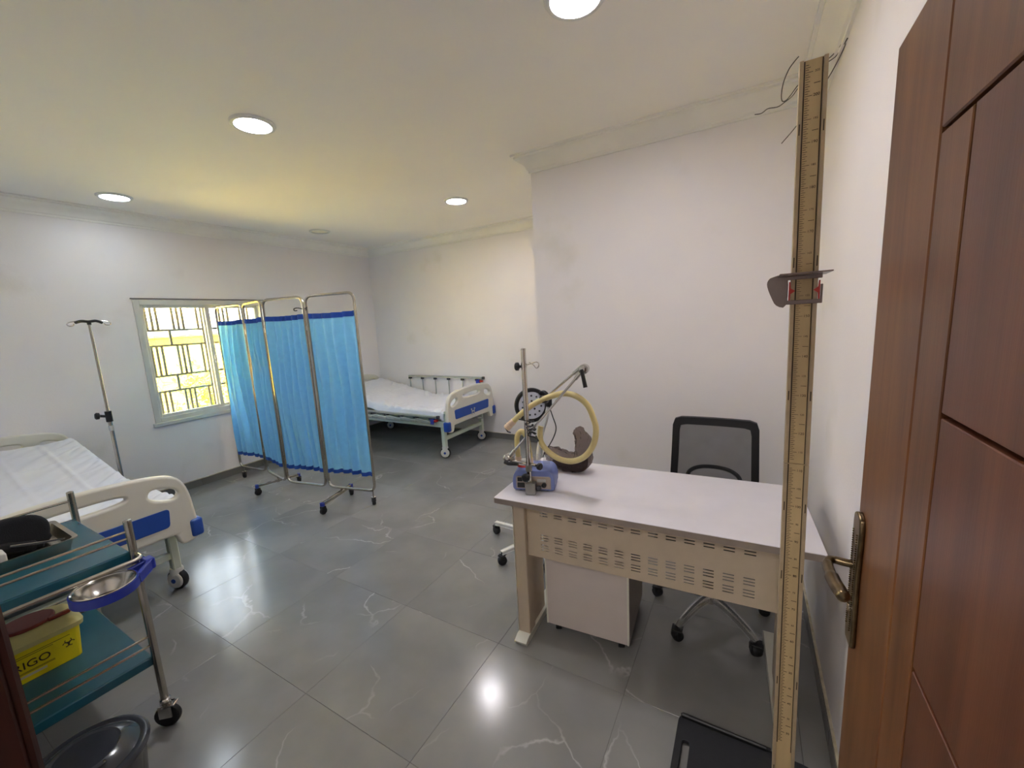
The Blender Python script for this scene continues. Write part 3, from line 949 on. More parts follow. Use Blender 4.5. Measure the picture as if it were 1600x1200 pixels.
    def sfn(a, b_):
        xx, z = prof(.004 + a * .992)
        # b: 0..1 runs up near side, over top, down far side
        drop = .085
        wd = .89
        s_ = b_ * (wd + 2 * drop)
        if s_ < drop:
            yy = yc - wd / 2; zz = z + .100 - (drop - s_); side = -1; edge = (drop - s_) / drop
        elif s_ > drop + wd:
            yy = yc + wd / 2; zz = z + .100 - (s_ - drop - wd); side = 1; edge = (s_ - drop - wd) / drop
        else:
            yy = yc - wd / 2 + (s_ - drop); zz = z + .100; side = 0; edge = 0
        dd = min(s_ - drop, drop + wd - s_) if side == 0 else 0
        if side == 0 and dd < .03:
            zz -= (.03 - dd) ** 2 * 10
        n1 = noise.noise(Vector((xx * 3.2 + sd, yy * 4.0, 1.3)))
        n2 = noise.noise(Vector((xx * 13 + yy * 9 + sd, yy * 5, 4.1)))
        rip = .009 * n1 + .008 * n2
        if side:
            yy += side * (.004 + .012 * edge * (.5 + noise.noise(Vector((xx * 16 + sd, zz * 7, 2)))))
            zz += .004 * n2
        else:
            nearedge = max(0, 1 - dd / .20)
            zz += rip + .040 * nearedge * abs(noise.noise(Vector((xx * 11 + yy * 9 + sd, yy * 3.0, 7.7))))
            # fold creases from the packet
            for c_ in (-.22, .02, .25):
                zz += .007 * math.exp(-((yy - yc - c_) / .013) ** 2)
            for c_ in (.25, .55, .85, 1.15, 1.45, 1.72):
                zz += .007 * math.exp(-((x0 - xx - c_) / .013) ** 2)
        return Vector((xx, yy, zz))
    sh.grid(sfn, 200, 96)
    so = sh.build('bed_sheet', 'sheet', t, angle=60)
    # side guards
    def guard(side, upg):
        yy = yc + side * .470
        top = .80 if upg else .498
        xa, xb = x0 - .13, x0 - 1.42
        g_ = MB()
        g_.box((xb, yy - .014, top - .014), (xa, yy + .014, top + .014), .005)
        gd_ = g_.build('side_guard', 'guardal', t)
        low = MB(); low.box((xb + .02, yy - .012, .415), (xa - .02, yy + .012, .435), .004); low.build('lower_rail', 'guardal', gd_)
        for k in range(6):
            px = xa - .09 - k * .235
            if upg:
                MB().cyl((px, yy, .43), (px + .0, yy, top - .01), .0085, seg=8).build('post', 'guardal', gd_)
                MB().box((px - .022, yy - .016, top - .040), (px + .022, yy + .016, top - .012), .004).build('joint', 'darkgrey', gd_)
            else:
                MB().beam((px, yy + side * .014, .436), (px - .22, yy + side * .014, .462), .012, .016, .003).build('post', 'guardal', gd_)
                MB().box((px - .03, yy - .016, .462), (px + .03, yy + .024 * 1, .486), .004).build('joint', 'darkgrey', gd_)
        MB().box((xa - .005, yy - .016, top - .018), (xa + .028, yy + .016, top + .018), .004).build('end_cap', 'darkgrey', gd_)
        MB().box((xa - .10, yy - .018, top - .085), (xa - .045, yy + .022, top - .02), .006).build('latch', 'navy', gd_)
        MB().box((xa - .045, yy - .014, top - .055), (xa - .005, yy + .024, top - .030), .004).build('release_lever', 'red', gd_)
    guard(-1, False)
    guard(1, far_guard_up)
    return t
bed_far = make_bed(-2.84, 3.42, 'white-sheeted hospital bed against the far wall, behind the blue screen, far guard rail raised', True)
bed_near = make_bed(-2.875, 0.105, 'white-sheeted hospital bed at the left edge, behind the teal trolley, guard rails lowered', False)
# drip pole socket on the near bed and the drip pole in it
MB().box((-4.19, 1.055, .27), (-4.13, 1.115, .44), .006).box((-4.19, .98, .37), (-4.13, 1.06, .42), .004).build('pole_socket', 'bedframe', bed_near)
iv = thing('drip_pole', (-4.16, 1.085, .275), 'thin grey telescopic drip pole with black double hook, rising behind the near bed', 'IV pole')
px, py = -4.16, 1.085
MB().cyl((px, py, .28), (px, py, .985), .0125, seg=14).build('lower_tube', 'steel', iv)
MB().cyl((px, py, .985), (px, py, 1.665), .0085, seg=12).build('upper_tube', 'steel', iv)
cb = MB().cyl((px, py, .93), (px, py, 1.01), .020, seg=14).build('clamp_collar', 'black', iv)
MB().cyl((px, py, .97), (px - .01, py - .055, .985), .010, seg=10).lathe([(.012, 0), (.024, .004), (.026, .02), (.018, .028)], (px - .01, py - .045, .983), (-.1, -1, .1), 14).build('knob', 'black', cb)
MB().cyl((px, py, .86), (px, py, .90), .015, seg=14).build('sleeve', 'grey', iv)
hk = MB().tube(smooth_path([(px + .02, py - .075, 1.672), (px + .005, py - .04, 1.682), (px, py, 1.678), (px - .005, py + .04, 1.682), (px - .02, py + .075, 1.668)], 5), .010, 8)
hk.cyl((px, py, 1.655), (px, py, 1.68), .012, seg=12)
ho = hk.build('hook_bar', 'black', iv)
for s_ in (-1, 1):
    MB().tube(smooth_path([(px, py + s_ * .070, 1.682), (px + .004, py + s_ * .102, 1.676), (px + .006, py + s_ * .116, 1.664), (px + .006, py + s_ * .108, 1.650), (px + .004, py + s_ * .086, 1.652), (px, py + s_ * .080, 1.664)], 5), .0035, 7).build('hook', 'chrome', ho)

# ------------------------------------------------------------------ folding screen
PTS = [(-4.715, 2.17), (-4.244, 2.20), (-3.760, 2.11), (-3.263, 2.19), (-2.742, 2.29)]
sc_ = thing('folding_screen', (-3.75, 2.15, 0), 'four-panel steel privacy screen on castors with sky blue curtains', 'screen')
ZB, ZTOP = .125, 1.815
for i in range(4):
    a, b_ = Vector((*PTS[i], 0)), Vector((*PTS[i + 1], 0))
    t = (b_ - a).normalized(); n = Vector((-t.y, t.x, 0))
    a2, b2 = a + t * .017, b_ - t * .017
    loop = round_corners([(a2.x, a2.y, ZB), (b2.x, b2.y, ZB), (b2.x, b2.y, ZTOP), (a2.x, a2.y, ZTOP)], .065, 6)
    MB().tube(loop, .0115, 10, closed=True).build('panel_frame', 'steel', sc_)
    wv = (b2 - a2).length
    rnd = random.Random(20 + i)
    ph = [rnd.uniform(0, 6.28) for _ in range(4)]
    zc0, zc1 = .262, 1.665
    def cfn(u, v, a2=a2, t=t, n=n, wv=wv, ph=ph, i=i):
        z = zc0 + (zc1 - zc0) * v
        s_ = .012 + u * (wv - .024)
        k = (4.5, 5.5, 6.0, 4.6)[i]
        drift = .35 * noise.noise(Vector((u * 2 + i * 7, v * 1.6, 3)))
        w1 = math.sin(2 * math.pi * k * (u + .03 * drift + .03 * math.sin(3 * v + ph[0])) + ph[1])
        w2 = math.sin(2 * math.pi * (k * .53) * (u + .05 * v) + ph[2] + 2 * v)
        w3 = noise.noise(Vector((u * 6 + i * 9, v * 2.2, 1.5)))
        w1 = w1 + .35 * math.sin(2 * math.pi * k * 2 * (u + .02 * math.sin(4 * v + ph[3])) + ph[0]) * (.5 + .5 * math.sin(5 * v + ph[1]))
        amp = .030 * (.55 + .55 * math.sin(math.pi * v) ** .5 if 0 < v < 1 else .55)
        d = amp * w1 + .016 * w2 * math.sin(math.pi * min(1, max(0, v))) + .022 * w3
        d *= min(1, u / .04, (1 - u) / .04) if 0 < u < 1 else 0
        sg = -.006 * math.sin(math.pi * u) if v > .97 or v < .03 else 0
        z += .006 * abs(w1) * (1 if v < .03 else 0) + sg * (1 if v > .5 else -1)
        p = a2 + t * s_ + n * d
        return Vector((p.x, p.y, z))
    cb_ = MB(); cb_.grid(cfn, 130, 34)
    cu_ = cb_.build('curtain', 'cloth', sc_, angle=80)
    for lo_, hi_ in ((.974, 1.004), (-.004, .020)):
        hb = MB()
        hb.grid(lambda u, v, lo_=lo_, hi_=hi_: cfn(u, lo_ + (hi_ - lo_) * v) - n * .0025, 130, 2)
        hb.build('hem', 'band', cu_, angle=80, solid=.004)
def hinge(i, z):
    p = PTS[i]
    MB().cyl((p[0], p[1], z - .02), (p[0], p[1], z + .02), .010, seg=10).build('hinge', 'chrome', sc_)
for i in (1, 2, 3):
    for z in (.35, 1.55):
        hinge(i, z)
p4 = PTS[3]
for s_, (hx, hy) in ((-1, (p4[0] - .045, p4[1] - .035)), (1, (p4[0] + .05, p4[1] - .015))):
    MB().tube(smooth_path([(p4[0] + s_ * .018, p4[1] - .012, 1.712), (hx, hy, 1.722), (hx + s_ * .022, hy - .02, 1.716), (hx + s_ * .018, hy - .02, 1.700), (hx - s_ * .005, hy - .012, 1.700)], 5), .0045, 7).build('coat_hook', 'black', sc_)
# feet
def foot(c, d, fr_=.5, name='foot_bar'):
    c, d = Vector((*c, 0)), Vector((*d, 0))
    m_ = c.lerp(d, fr_)
    z = .088
    fb = MB().beam((c.x, c.y, z), (d.x, d.y, z), .022, .022, .003).cyl((m_.x, m_.y, z), (m_.x, m_.y, ZB), .010, seg=10).build(name, 'steel', sc_)
    dr_ = (d - c).normalized()
    for e, s_ in ((c, -1), (d, 1)):
        q = e + dr_ * s_ * .004
        MB().beam((e - dr_ * s_ * .004 + Vector((0, 0, z))), (e + dr_ * s_ * .012 + Vector((0, 0, z))), .026, .026, .004).build('end_cap', 'navy', fb)
        castor(sc_, e.x, e.y, .031, .030, top=z, yaw=.6 + s_ * .5, fork='black')
foot((-4.010, 1.965), (-3.915, 2.320))
foot((-3.040, 1.970), (-3.150, 2.340), .67)
for (x, y) in ((-4.655, 2.174), (-2.782, 2.281)):
    castor(sc_, x, y, .031, .030, top=ZB, yaw=.9, fork='steel')

# ------------------------------------------------------------------ LED examination lamp behind the desk
lp = thing('examination_lamp', (-1.16, 2.28, 0), 'round black-rimmed LED examination lamp on a white wheeled stand, behind the hose stand', 'medical lamp')
bc = Vector((-1.16, 2.28, 0))
b_ = MB().lathe([(.035, .075), (.045, .085), (.045, .11), (.03, .12)], (bc.x, bc.y, 0), (0, 0, 1), 20)
b_.build('base_hub', 'white', lp)
for tip in ((-1.535, 2.305), (-1.300, 1.995), (-1.17, 2.62), (-.86, 2.40), (-1.00, 2.03)):
    q = Vector((*tip, 0)); d = (q - bc).normalized()
    MB().beam((bc.x + d.x * .035, bc.y + d.y * .035, .092), (q.x, q.y, .084), .026, .020, .004).build('leg', 'white', lp)
    castor(lp, q.x, q.y, .030, .034, top=.085, yaw=math.atan2(d.y, d.x) + 1.2, fork='black')
MB().tube(smooth_path([(bc.x, bc.y, .11), (bc.x, bc.y, .6), (bc.x + .03, bc.y - .0, .78), (bc.x + .07, bc.y, .90), (bc.x + .09, bc.y, .985)], 6), .014, 12).build('stand_tube', 'white', lp)
hd = Vector((-1.185, 2.27, .982)); ax = Vector((.68, -.75, .10)).normalized()
o_ = MB().lathe([(.03, .055), (.085, .045), (.108, .02), (.112, 0), (.106, -.012), (.088, -.014), (.086, -.004)], hd, -ax, 40)
head = o_.build('lamp_head', 'black', lp)
MB().lathe([(.0865, .004), (.0865, .0105), (.02, .011)], hd, ax, 36).build('lens', 'led', head)
ref = Vector((0, 0, 1)); uu = (ref - ax * ref.dot(ax)).normalized(); vv = ax.cross(uu)
for rr, cnt in ((.028, 5), (.062, 11)):
    for k in range(cnt):
        a = 2 * math.pi * k / cnt
        MB().lathe([(.0065, .010), (.0065, .013), (.003, .0135)], hd + (uu * math.cos(a) + vv * math.sin(a)) * rr, ax, 10).build('led', 'darkgrey', head)
MB().tube(smooth_path([hd + Vector((.05, .03, .075)), hd + Vector((.085, .02, .085)), hd + Vector((.115, .01, .06)), hd + Vector((.118, .01, .015))], 6), .012, 10).build('yoke', 'black', lp)
MB().lathe([(.018, -.03), (.022, -.02), (.022, .02), (.018, .03)], hd + Vector((.116, .01, .028)), (0, 0, 1), 14).build('swivel_joint', 'black', lp)
MB().tube(smooth_path([hd + Vector((.118, .0, .02)), hd + Vector((.150, -.01, -.06)), hd + Vector((.170, -.01, -.13)), hd + Vector((.145, .0, -.20)), hd + Vector((.09, .01, -.29)), hd + Vector((.06, .01, -.36)), hd + Vector((.05, .01, -.60)), hd + Vector((.04, .01, -.86))], 6), .0035, 7).build('cable', 'black', lp)

# ------------------------------------------------------------------ desk (local frame: origin = front left corner, x along front, y to the back)
DR = R(2.65)
dk = thing('desk', (-.960, 1.437, 0), 'pale grey office desk with beige slotted modesty panel and T-shaped feet', 'desk', rz=DR)
DW, DD, DH = 1.20, .555, .75
tp = MB(); tp.mesh(plate_mesh([(p.x, p.y) for p in round_corners([(0, 0, 0), (DW, 0, 0), (DW, DD, 0), (0, DD, 0)], .008, 3)], [], .026, .002), Matrix.Translation((DW / 2 * 0, 0, DH - .013)))
tb = tp.build('tabletop', 'desktop', dk, local=True)
eb = MB()
eb.mesh(plate_mesh([(p.x, p.y) for p in round_corners([(-.0030, -.0030, 0), (DW + .0030, -.0030, 0), (DW + .0030, DD + .0030, 0), (-.0030, DD + .0030, 0)], .009, 3)], [[(p.x, p.y) for p in round_corners([(.004, .004, 0), (DW - .004, .004, 0), (DW - .004, DD - .004, 0), (.004, DD - .004, 0)], .006, 3)]], .0235), Matrix.Translation((0, 0, DH - .0140)))
eb.build('edge_band', 'deskedge', tb, local=True)
for x in (.035, DW - .10):
    MB().box((x, .012, DH - .034), (x + .060, .03, DH - .026), .001).build('foot_pad', 'black', dk, local=True)
for s_, xl in ((-1, .045), (1, DW - .105)):
    lg = MB()
    lg.box((xl, .085, .028), (xl + .058, .150, DH - .026), .003)
    lo = lg.build('leg', 'deskmetal', dk, local=True)
    MB().box((xl + (-.0035 if s_ < 0 else .0585), .083, .03), (xl + (-.0005 if s_ < 0 else .0615), .152, DH - .027), .001).build('side_strip', 'legside', lo, local=True)
    MB().box((xl + .012, .150, .030), (xl + .046, .30, DH - .027), .003).build('cable_panel', 'deskmetal', lo, local=True)
    f = MB(); 
    f.mesh(plate_mesh([(.01, 0), (.515, 0), (.515, .022), (.50, .032), (.03, .032), (.0, .018)], [], .062, .002), axes((xl + .029, .035, .0), (0, 1, 0), (0, 0, 1), (1, 0, 0)))
    f.build('foot', 'legside', lo, local=True)
# modesty panel with real slots
MX0, MX1, MZ0, MZ1 = .104, DW - .106, .435, .724
slots = []
colx = [.190 + .0675 * k for k in range(13)]
rows = [(.655, 3)] + [(.535, 3), (.487, 3)]
for cx in colx:
    for zc_, n_ in rows:
        for k in range(3):
            zz = zc_ + (k - 1) * .0125
            slots.append([(cx - .018, zz - .0024), (cx + .018, zz - .0024), (cx + .0195, zz), (cx + .018, zz + .0024), (cx - .018, zz + .0024), (cx - .0195, zz)])
mp_ = MB(); mp_.mesh(plate_mesh([(MX0, MZ0), (MX1, MZ0), (MX1, MZ1), (MX0, MZ1)], slots, .0016), axes((0, .108, 0), (1, 0, 0), (0, 0, 1), (0, -1, 0)))
mod = mp_.build('modesty_panel', 'deskmetal', dk, local=True, smooth=False)
MB().box((MX0, .110, MZ1 - .02), (MX1, .135, MZ1), .001).box((MX0, .110, MZ0), (MX1, .120, MZ0 + .002), 0).build('panel_flange', 'deskmetal', mod, local=True)
MB().box((.10, .30, DH - .06), (DW - .10, .335, DH - .027), .002).build('beam', 'deskmetal', dk, local=True)

# pedestal drawers
pd = thing('drawer_pedestal', (-.810, 1.610, 0), 'pale pinkish mobile drawer pedestal under the left half of the desk', 'cabinet', rz=R(4))
PW, PDp, PZ0, PZ1 = .395, .40, .052, .600
MB().box((0, 0, PZ0), (PW, PDp - .02, PZ1), .002).build('body', 'pedestal', pd, local=True)
MB().box((0.0005, -.0004, PZ0), (.0085, .0, PZ1)).box((PW - .0085, -.0006, PZ0), (PW - .0005, .0, PZ1)).build('edge_band', 'legside', pd, local=True)
MB().box((PW, .004, PZ0 + .003), (PW + .0012, PDp - .026, PZ1 - .003)).build('side_face', 'deskedge', pd, local=True)
for k in range(3):
    z0 = PZ0 + .004 + k * .181
    d_ = MB().box((.003, PDp - .018, z0), (PW - .003, PDp, z0 + .176), .002).build('drawer', 'pedestal', pd, local=True)
    MB().box((PW / 2 - .05, PDp, z0 + .13), (PW / 2 + .05, PDp + .018, z0 + .14), .003).build('handle', 'steel', d_, local=True)
for x in (.045, PW - .045):
    for y in (.045, PDp - .065):
        w_ = MB().lathe([(.008, -.014), (.019, -.014), (.021, -.008), (.021, .008), (.019, .014), (.008, .014)], (x, y, .021), (1, .3, 0), 16)
        w_.box((x - .018, y - .018, .040), (x + .018, y + .018, .053), .002)
        w_.build('castor', 'black', pd, local=True)

# ------------------------------------------------------------------ office chair
CX, CY = -.12, 2.07
ch_ = thing('office_chair', (CX, CY, 0), 'black mesh-backed office chair with plastic-wrapped chrome base behind the desk', 'chair')
b_ = MB(); b_.lathe([(.034, .085), (.036, .12), (.030, .13)], (CX, CY, 0), (0, 0, 1), 20); b_.build('hub', 'chrome', ch_)
cyc = Vector((CX, CY, 0))
tips = []
base_a = math.atan2(1.842 - CY, -.238 - CX)
for k in range(5):
    a = base_a + k * 2 * math.pi / 5 + (.06 if k == 1 else 0)
    d = Vector((math.cos(a), math.sin(a), 0)); q = cyc + d * .265
    pts = smooth_path([cyc + d * .03 + Vector((0, 0, .112)), cyc + d * .12 + Vector((0, 0, .108)), cyc + d * .22 + Vector((0, 0, .085)), q + Vector((0, 0, .064))], 5)
    n_ = len(pts)
    lg = MB().tube(pts, [.024 - .007 * i / (n_ - 1) for i in range(n_)], 10, sy=.75).build('leg', 'chrome', ch_)
    # loose polythene sleeve around each leg
    sl_ = MB()
    rr = []
    for i in range(n_):
        rr.append((.029 - .006 * i / (n_ - 1)) * (1 + .10 * noise.noise(Vector((i * .9, k * 5, 0)))))
    sl_.tube(pts[1:], rr[1:], 9, sy=.85)
    sl_.build('plastic_wrap', 'clear', lg)
    castor(ch_, q.x, q.y, .026, .040, top=.062, yaw=a + 1.1, fork='black')
MB().cyl((CX, CY, .11), (CX, CY, .27), .026, seg=18).cyl((CX, CY, .27), (CX, CY, .40), .014, seg=14).build('gas_column', 'black', ch_)
MB().box((CX - .09, CY - .10, .395), (CX + .09, CY + .12, .425), .008).build('tilt_mechanism', 'black', ch_)
st = MB(); st.box((CX - .235, CY - .235, .425), (CX + .235, CY + .225, .50), .032, seg=4); st.build('seat', 'blackm', ch_)
# back: tapered frame with netting, leaning slightly back
BZ0, BZ1 = .50, .952
def bk(u, v, off=0.0):      # u -1..1, v 0..1
    w_ = .205 + .012 * (1 - v)
    z = BZ0 + (BZ1 - BZ0) * v
    y = CY + .235 + .05 * v + .012 * math.sin(math.pi * v) - .018 * (u * u) + .02
    return Vector((CX - .018 + u * w_, y + off, z + .0 * u))
loop = []
cs = []
n_ = 10
cs += [(-1 + 2 * i / n_, 0.0) for i in range(n_)]
cs += [(1, i / n_) for i in range(n_)]
cs += [(1 - 2 * i / n_, 1.0) for i in range(n_)]
cs += [(-1, 1 - i / n_) for i in range(n_)]
inn = MB()
def frame_pt(u, v, inset):
    return bk(u * (1 - inset[0]), inset[1] + v * (1 - inset[1] - inset[2]))
outer = [frame_pt(u, v, (0, 0, 0)) for u, v in cs]
inner = [frame_pt(u, v, (.165, .10, .09)) for u, v in cs]
def rc(P, r):
    k = len(P); out = []
    for i, p in enumerate(P):
        u, v = cs[i]
        q = p.copy()
        if abs(abs(u) - 1) < 1e-6 and (v < 1e-6 or v > 1 - 1e-6):
            cxv = Vector((CX - .018, 0, 0)).x
            q.x += (cxv - q.x) / abs(cxv - q.x) * r; q.z += r * (1 if v < .5 else -1)
        out.append(q)
    return out
outer, inner = rc(outer, .010), rc(inner, .006)
rings = []
for off in (-.014, .014):
    rings.append(([inn.bm.verts.new(p + Vector((0, off, 0))) for p in outer], [inn.bm.verts.new(p + Vector((0, off * .8, 0))) for p in inner]))
k = len(outer)
for i in range(k):
    j = (i + 1) % k
    (ao, ai), (bo_, bi) = rings
    inn.bm.faces.new((ao[i], ao[j], ai[j], ai[i])); inn.bm.faces.new((bo_[i], bi[i], bi[j], bo_[j]))
    inn.bm.faces.new((ao[i], bo_[i], bo_[j], ao[j])); inn.bm.faces.new((ai[i], ai[j], bi[j], bi[i]))
bf = inn.build('back_frame', 'black', ch_, angle=50)
nt_ = MB(); nt_.grid(lambda a, b__: bk((-1 + 2 * a) * .86, .07 + .87 * b__, -.002), 16, 16); nt_.build('back_netting', 'mesh', bf)
MB().tube(smooth_path([bk(-.62, .16, .02), bk(-.58, .29, .035), bk(-.35, .355, .045), bk(0, .37, .05), bk(.35, .355, .045), bk(.58, .29, .035), bk(.62, .16, .02)], 5), .011, 8, sy=1.4).build('lumbar_bar', 'black', bf)
MB().tube(smooth_path([(CX, CY + .10, .405), (CX, CY + .22, .41), (CX - .01, CY + .30, .47), bk(0, .05, .03), bk(0, .20, .030)], 6), .018, 10, sy=1.5).build('back_bracket', 'black', ch_)
for s_ in (-1, 1):
    MB().tube(smooth_path([(CX + s_ * .20, CY + .05, .42), (CX + s_ * .262, CY + .06, .46), (CX + s_ * .265, CY + .08, .60), (CX + s_ * .262, CY + .02, .655)], 5), .014, 8).build('arm_support', 'black', ch_)
    MB().box((CX + s_ * .262 - .026, CY - .12, .650), (CX + s_ * .262 + .026, CY + .12, .672), .010, seg=3).build('armrest', 'blackm', ch_)

# ------------------------------------------------------------------ nebuliser with hose arm, on the desk corner
nb = thing('nebuliser', (-.84, 1.66, DH), 'lavender-blue nebuliser unit with chrome pole, folding arm and cream hoses on the desk corner', 'medical device')
NR = R(17)
A_ = Vector((math.cos(NR), math.sin(NR), 0)); B_ = Vector((-math.sin(NR), math.cos(NR), 0)); Zv = Vector((0, 0, 1))
O_ = Vector((-.912, 1.535, DH + .001))
def npt(a, b__, z):
    return O_ + A_ * a + B_ * b__ + Zv * z
NW, ND, NH = .185, .135, .095
arch = [(0, .008), (NW, .008), (NW + .001, .05), (NW - .006, .080), (NW - .022, NH), (.022, NH), (.006, .080), (-.001, .05)]
arch = [(p.x, p.y) for p in round_corners([(a, b__, 0) for a, b__ in arch], .012, 4)]
b_ = MB(); b_.mesh(plate_mesh(arch, [], ND, .004, 2), axes(npt(0, ND / 2, 0), A_, Zv, -B_)); case = b_.build('case', 'caseblue', nb)
bp_ = [(.014, .014), (NW - .014, .014), (NW - .014, .064), (NW - .020, .070), (.020, .070), (.014, .064)]
b_ = MB(); b_.mesh(plate_mesh(bp_, [], .004, .001), axes(npt(0, -.001, 0), A_, Zv, -B_)); bpn_ = b_.build('back_panel', 'backpanel', case)
def nbox(a0, a1, z0, z1, d0, d1, name, mat, par, bev=.001):
    mt_ = axes(O_, A_, B_, Zv)
    MB().box((a0, d0, z0), (a1, d1, z1), bev, mt_).build(name, mat, par)
nbox(.020, .042, .048, .066, -.008, -.003, 'power_switch', 'black', bpn_)
nbox(.018, .052, .018, .042, -.007, -.003, 'power_socket', 'black', bpn_, .003)
nbox(.110, .150, .045, .060, -.0045, -.003, 'rating_plate', 'grey', bpn_)
MB().lathe([(.011, 0), (.011, .012), (.006, .016)], npt(.142, -.002, .034), -B_, 14).build('fuse_knob', 'black', bpn_)
for a, b__ in ((.03, .02), (.155, .02), (.03, ND - .02), (.155, ND - .02)):
    MB().lathe([(.010, -.001), (.010, .010)], npt(a, b__, 0), (0, 0, 1), 12).build('rubber_foot', 'rubber', case)
# pole clamp and pole
nbox(.062, .108, .000, .052, -.045, -.003, 'pole_clamp', 'clampgrey', nb, .003)
nbox(.108, .132, .018, .036, -.034, -.016, 'clamp_screw', 'darkgrey', nb, .004)
PX, PY = -.832, 1.540
MB().cyl((PX, PY, .775), (PX, PY, 1.400), .0112, seg=18).lathe([(.0112, 0), (.0122, .001), (.0122, .004), (.008, .006)], (PX, PY, 1.400), (0, 0, 1), 16).build('pole', 'chrome', nb)
def knob(c, d, r, name='knob'):
    c = Vector(c); d = Vector(d).normalized()
    b__ = MB()
    prof_ = [(r * .5, 0), (r, r * .25), (r, r * .9), (r * .7, r * 1.15)]
    b__.lathe(prof_, c, d, 10)
    b__.cyl(c - d * r * .8, c, r * .35, seg=8)
    return b__.build(name, 'black', nb)
knob((PX, PY - .022, .835), (0, -1, 0), .019)
MB().lathe([(.015, -.014), (.015, .014)], (PX, PY, .870), (0, 0, 1), 16).build('clamp_collar', 'clampgrey', nb)
knob((PX - .017, PY - .008, 1.328), (-1, -.3, 0), .018)
MB().lathe([(.013, -.009), (.013, .009)], (PX, PY, 1.332), (0, 0, 1), 16).build('clamp_collar', 'chrome', nb)
MB().tube(smooth_path([(PX + .010, PY, 1.333), (PX + .035, PY + .005, 1.340), (PX + .055, PY + .01, 1.346), (PX + .066, PY + .012, 1.340), (PX + .064, PY + .012, 1.326), (PX + .054, PY + .01, 1.320), (PX + .044, PY + .005, 1.334), (PX + .026, PY, 1.346)], 5), .0024, 7).build('wire_hook', 'chrome', nb)
# folding arm
J1 = Vector((-.945, 1.553, .897)); J2 = Vector((-.566, 1.552, 1.318)); J3 = Vector((-.775, 1.620, 1.176))
MB().cyl(J1 + Vector((.01, 0, -.012)), (PX + .055, PY + .004, .885), .0065, seg=12).build('arm_base_rod', 'chrome', nb)
knob((PX + .048, PY - .002, .885), (1, -.3, 0), .016)
for a, b__ in ((J1, J2), (J2 + Vector((-.012, .02, .010)), J3)):
    d = (b__ - a).normalized()
    MB().cyl(a, b__, .0055, seg=12).build('arm_rod', 'chrome', nb)
    MB().cyl(a + d * .015, a + d * .055, .0085, seg=12).build('rod_sleeve', 'chrome', nb)
MB().cyl(J2 - (J2 - J1).normalized() * .055, J2 - (J2 - J1).normalized() * .015, .0085, seg=12).build('rod_sleeve', 'chrome', nb)
for j, d in ((J1, Vector((-.1, -1, 0))), (J2, Vector((.1, -1, 0)))):
    MB().lathe([(.016, -.022), (.020, -.018), (.020, .012), (.015, .016), (.015, .020), (.008, .024)], j, d, 22).build('arm_joint', 'chrome', nb)
MB().tube([J2 + Vector((0, -.026, 0)), J2 + Vector((.006, -.032, -.015)), J2 + Vector((.018, -.036, -.068))], [.007, .0075, .0085], 10).build('locking_lever', 'black', nb)
MB().tube([J1 + Vector((-.004, -.026, -.012)), J1 + Vector((.02, -.030, -.015)), J1 + Vector((.066, -.028, -.011))], [.008, .0085, .0080], 10).build('locking_lever', 'black', nb)
MB().box(J3 + Vector((-.022, -.022, -.020)), J3 + Vector((.018, .010, .010)), .006).build('hose_clip', 'black', nb)
# hoses
def hose(ctrl, r, name='hose', per=.0068):
    pts = smooth_path(ctrl, 14)
    # resample evenly
    out = [pts[0]]; acc = 0; step = per / 2
    dist = 0
    L_ = [0]
    for a, b__ in zip(pts, pts[1:]):
        L_.append(L_[-1] + (b__ - a).length)
    tot = L_[-1]; n_ = int(tot / step); q = []
    j = 0
    for i in range(n_ + 1):
        s_ = tot * i / n_
        while j < len(L_) - 2 and L_[j + 1] < s_:
            j += 1
        f = (s_ - L_[j]) / max(1e-9, L_[j + 1] - L_[j])
        q.append(pts[j].lerp(pts[j + 1], min(1, f)))
    rs = [r * (1.0 if i % 2 else .88) for i in range(len(q))]
    return MB().tube(q, rs, 14).build(name, 'hose', nb, angle=80)
main = [(-.925, 1.562, 1.060), (-.886, 1.572, 1.098), (-.840, 1.590, 1.138), (-.793, 1.605, 1.166), (-.735, 1.60, 1.190), (-.670, 1.585, 1.208), (-.613, 1.58, 1.200), (-.565, 1.58, 1.165), (-.540, 1.58, 1.110), (-.530, 1.58, 1.060), (-.545, 1.585, .995), (-.585, 1.59, .938), (-.645, 1.60, .905), (-.710, 1.605, .905), (-.765, 1.605, .935), (-.797, 1.605, .975), (-.803, 1.61, 1.02), (-.80, 1.615, 1.045)]
hm = hose(main, .0132)
d = (Vector(main[0]) - Vector(main[1])).normalized(); p0 = Vector(main[0])
cf = MB().lathe([(.0135, -.02), (.0150, -.018), (.0150, .006), (.0165, .008), (.0165, .030), (.012, .031)], p0, d, 20).build('hose_cuff', 'hosecuff', nb)
MB().tube([p0 + d * .028 + Vector((-.004, 0, .020)), p0 + d * .036 + Vector((-.002, 0, .004)), p0 + d * .034 + Vector((.008, 0, -.014)), p0 + d * .030 + Vector((.020, 0, -.020))], .0035, 6).build('cap_tether', 'darkgrey', nb)
hose([(x * .964, y * .964, 1.53 + (z - 1.53) * .964) for x, y, z in [(-.952, 1.66, .868), (-.955, 1.66, .93), (-.950, 1.66, .975), (-.926, 1.66, .998), (-.902, 1.66, .975), (-.892, 1.66, .925), (-.887, 1.66, .868)]], .013)
for hx in (-.918, -.855):
    MB().lathe([(.015, 0), (.015, .03), (.014, .032)], (hx, 1.60, .862), (0, 0, 1), 16).build('hose_cuff', 'hosecuff', nb)
MB().lathe([(.030, 0), (.034, .004), (.034, .008), (.028, .012)], npt(.040, .065, NH), (0, 0, 1), 24).build('jar_ring', 'red', nb)
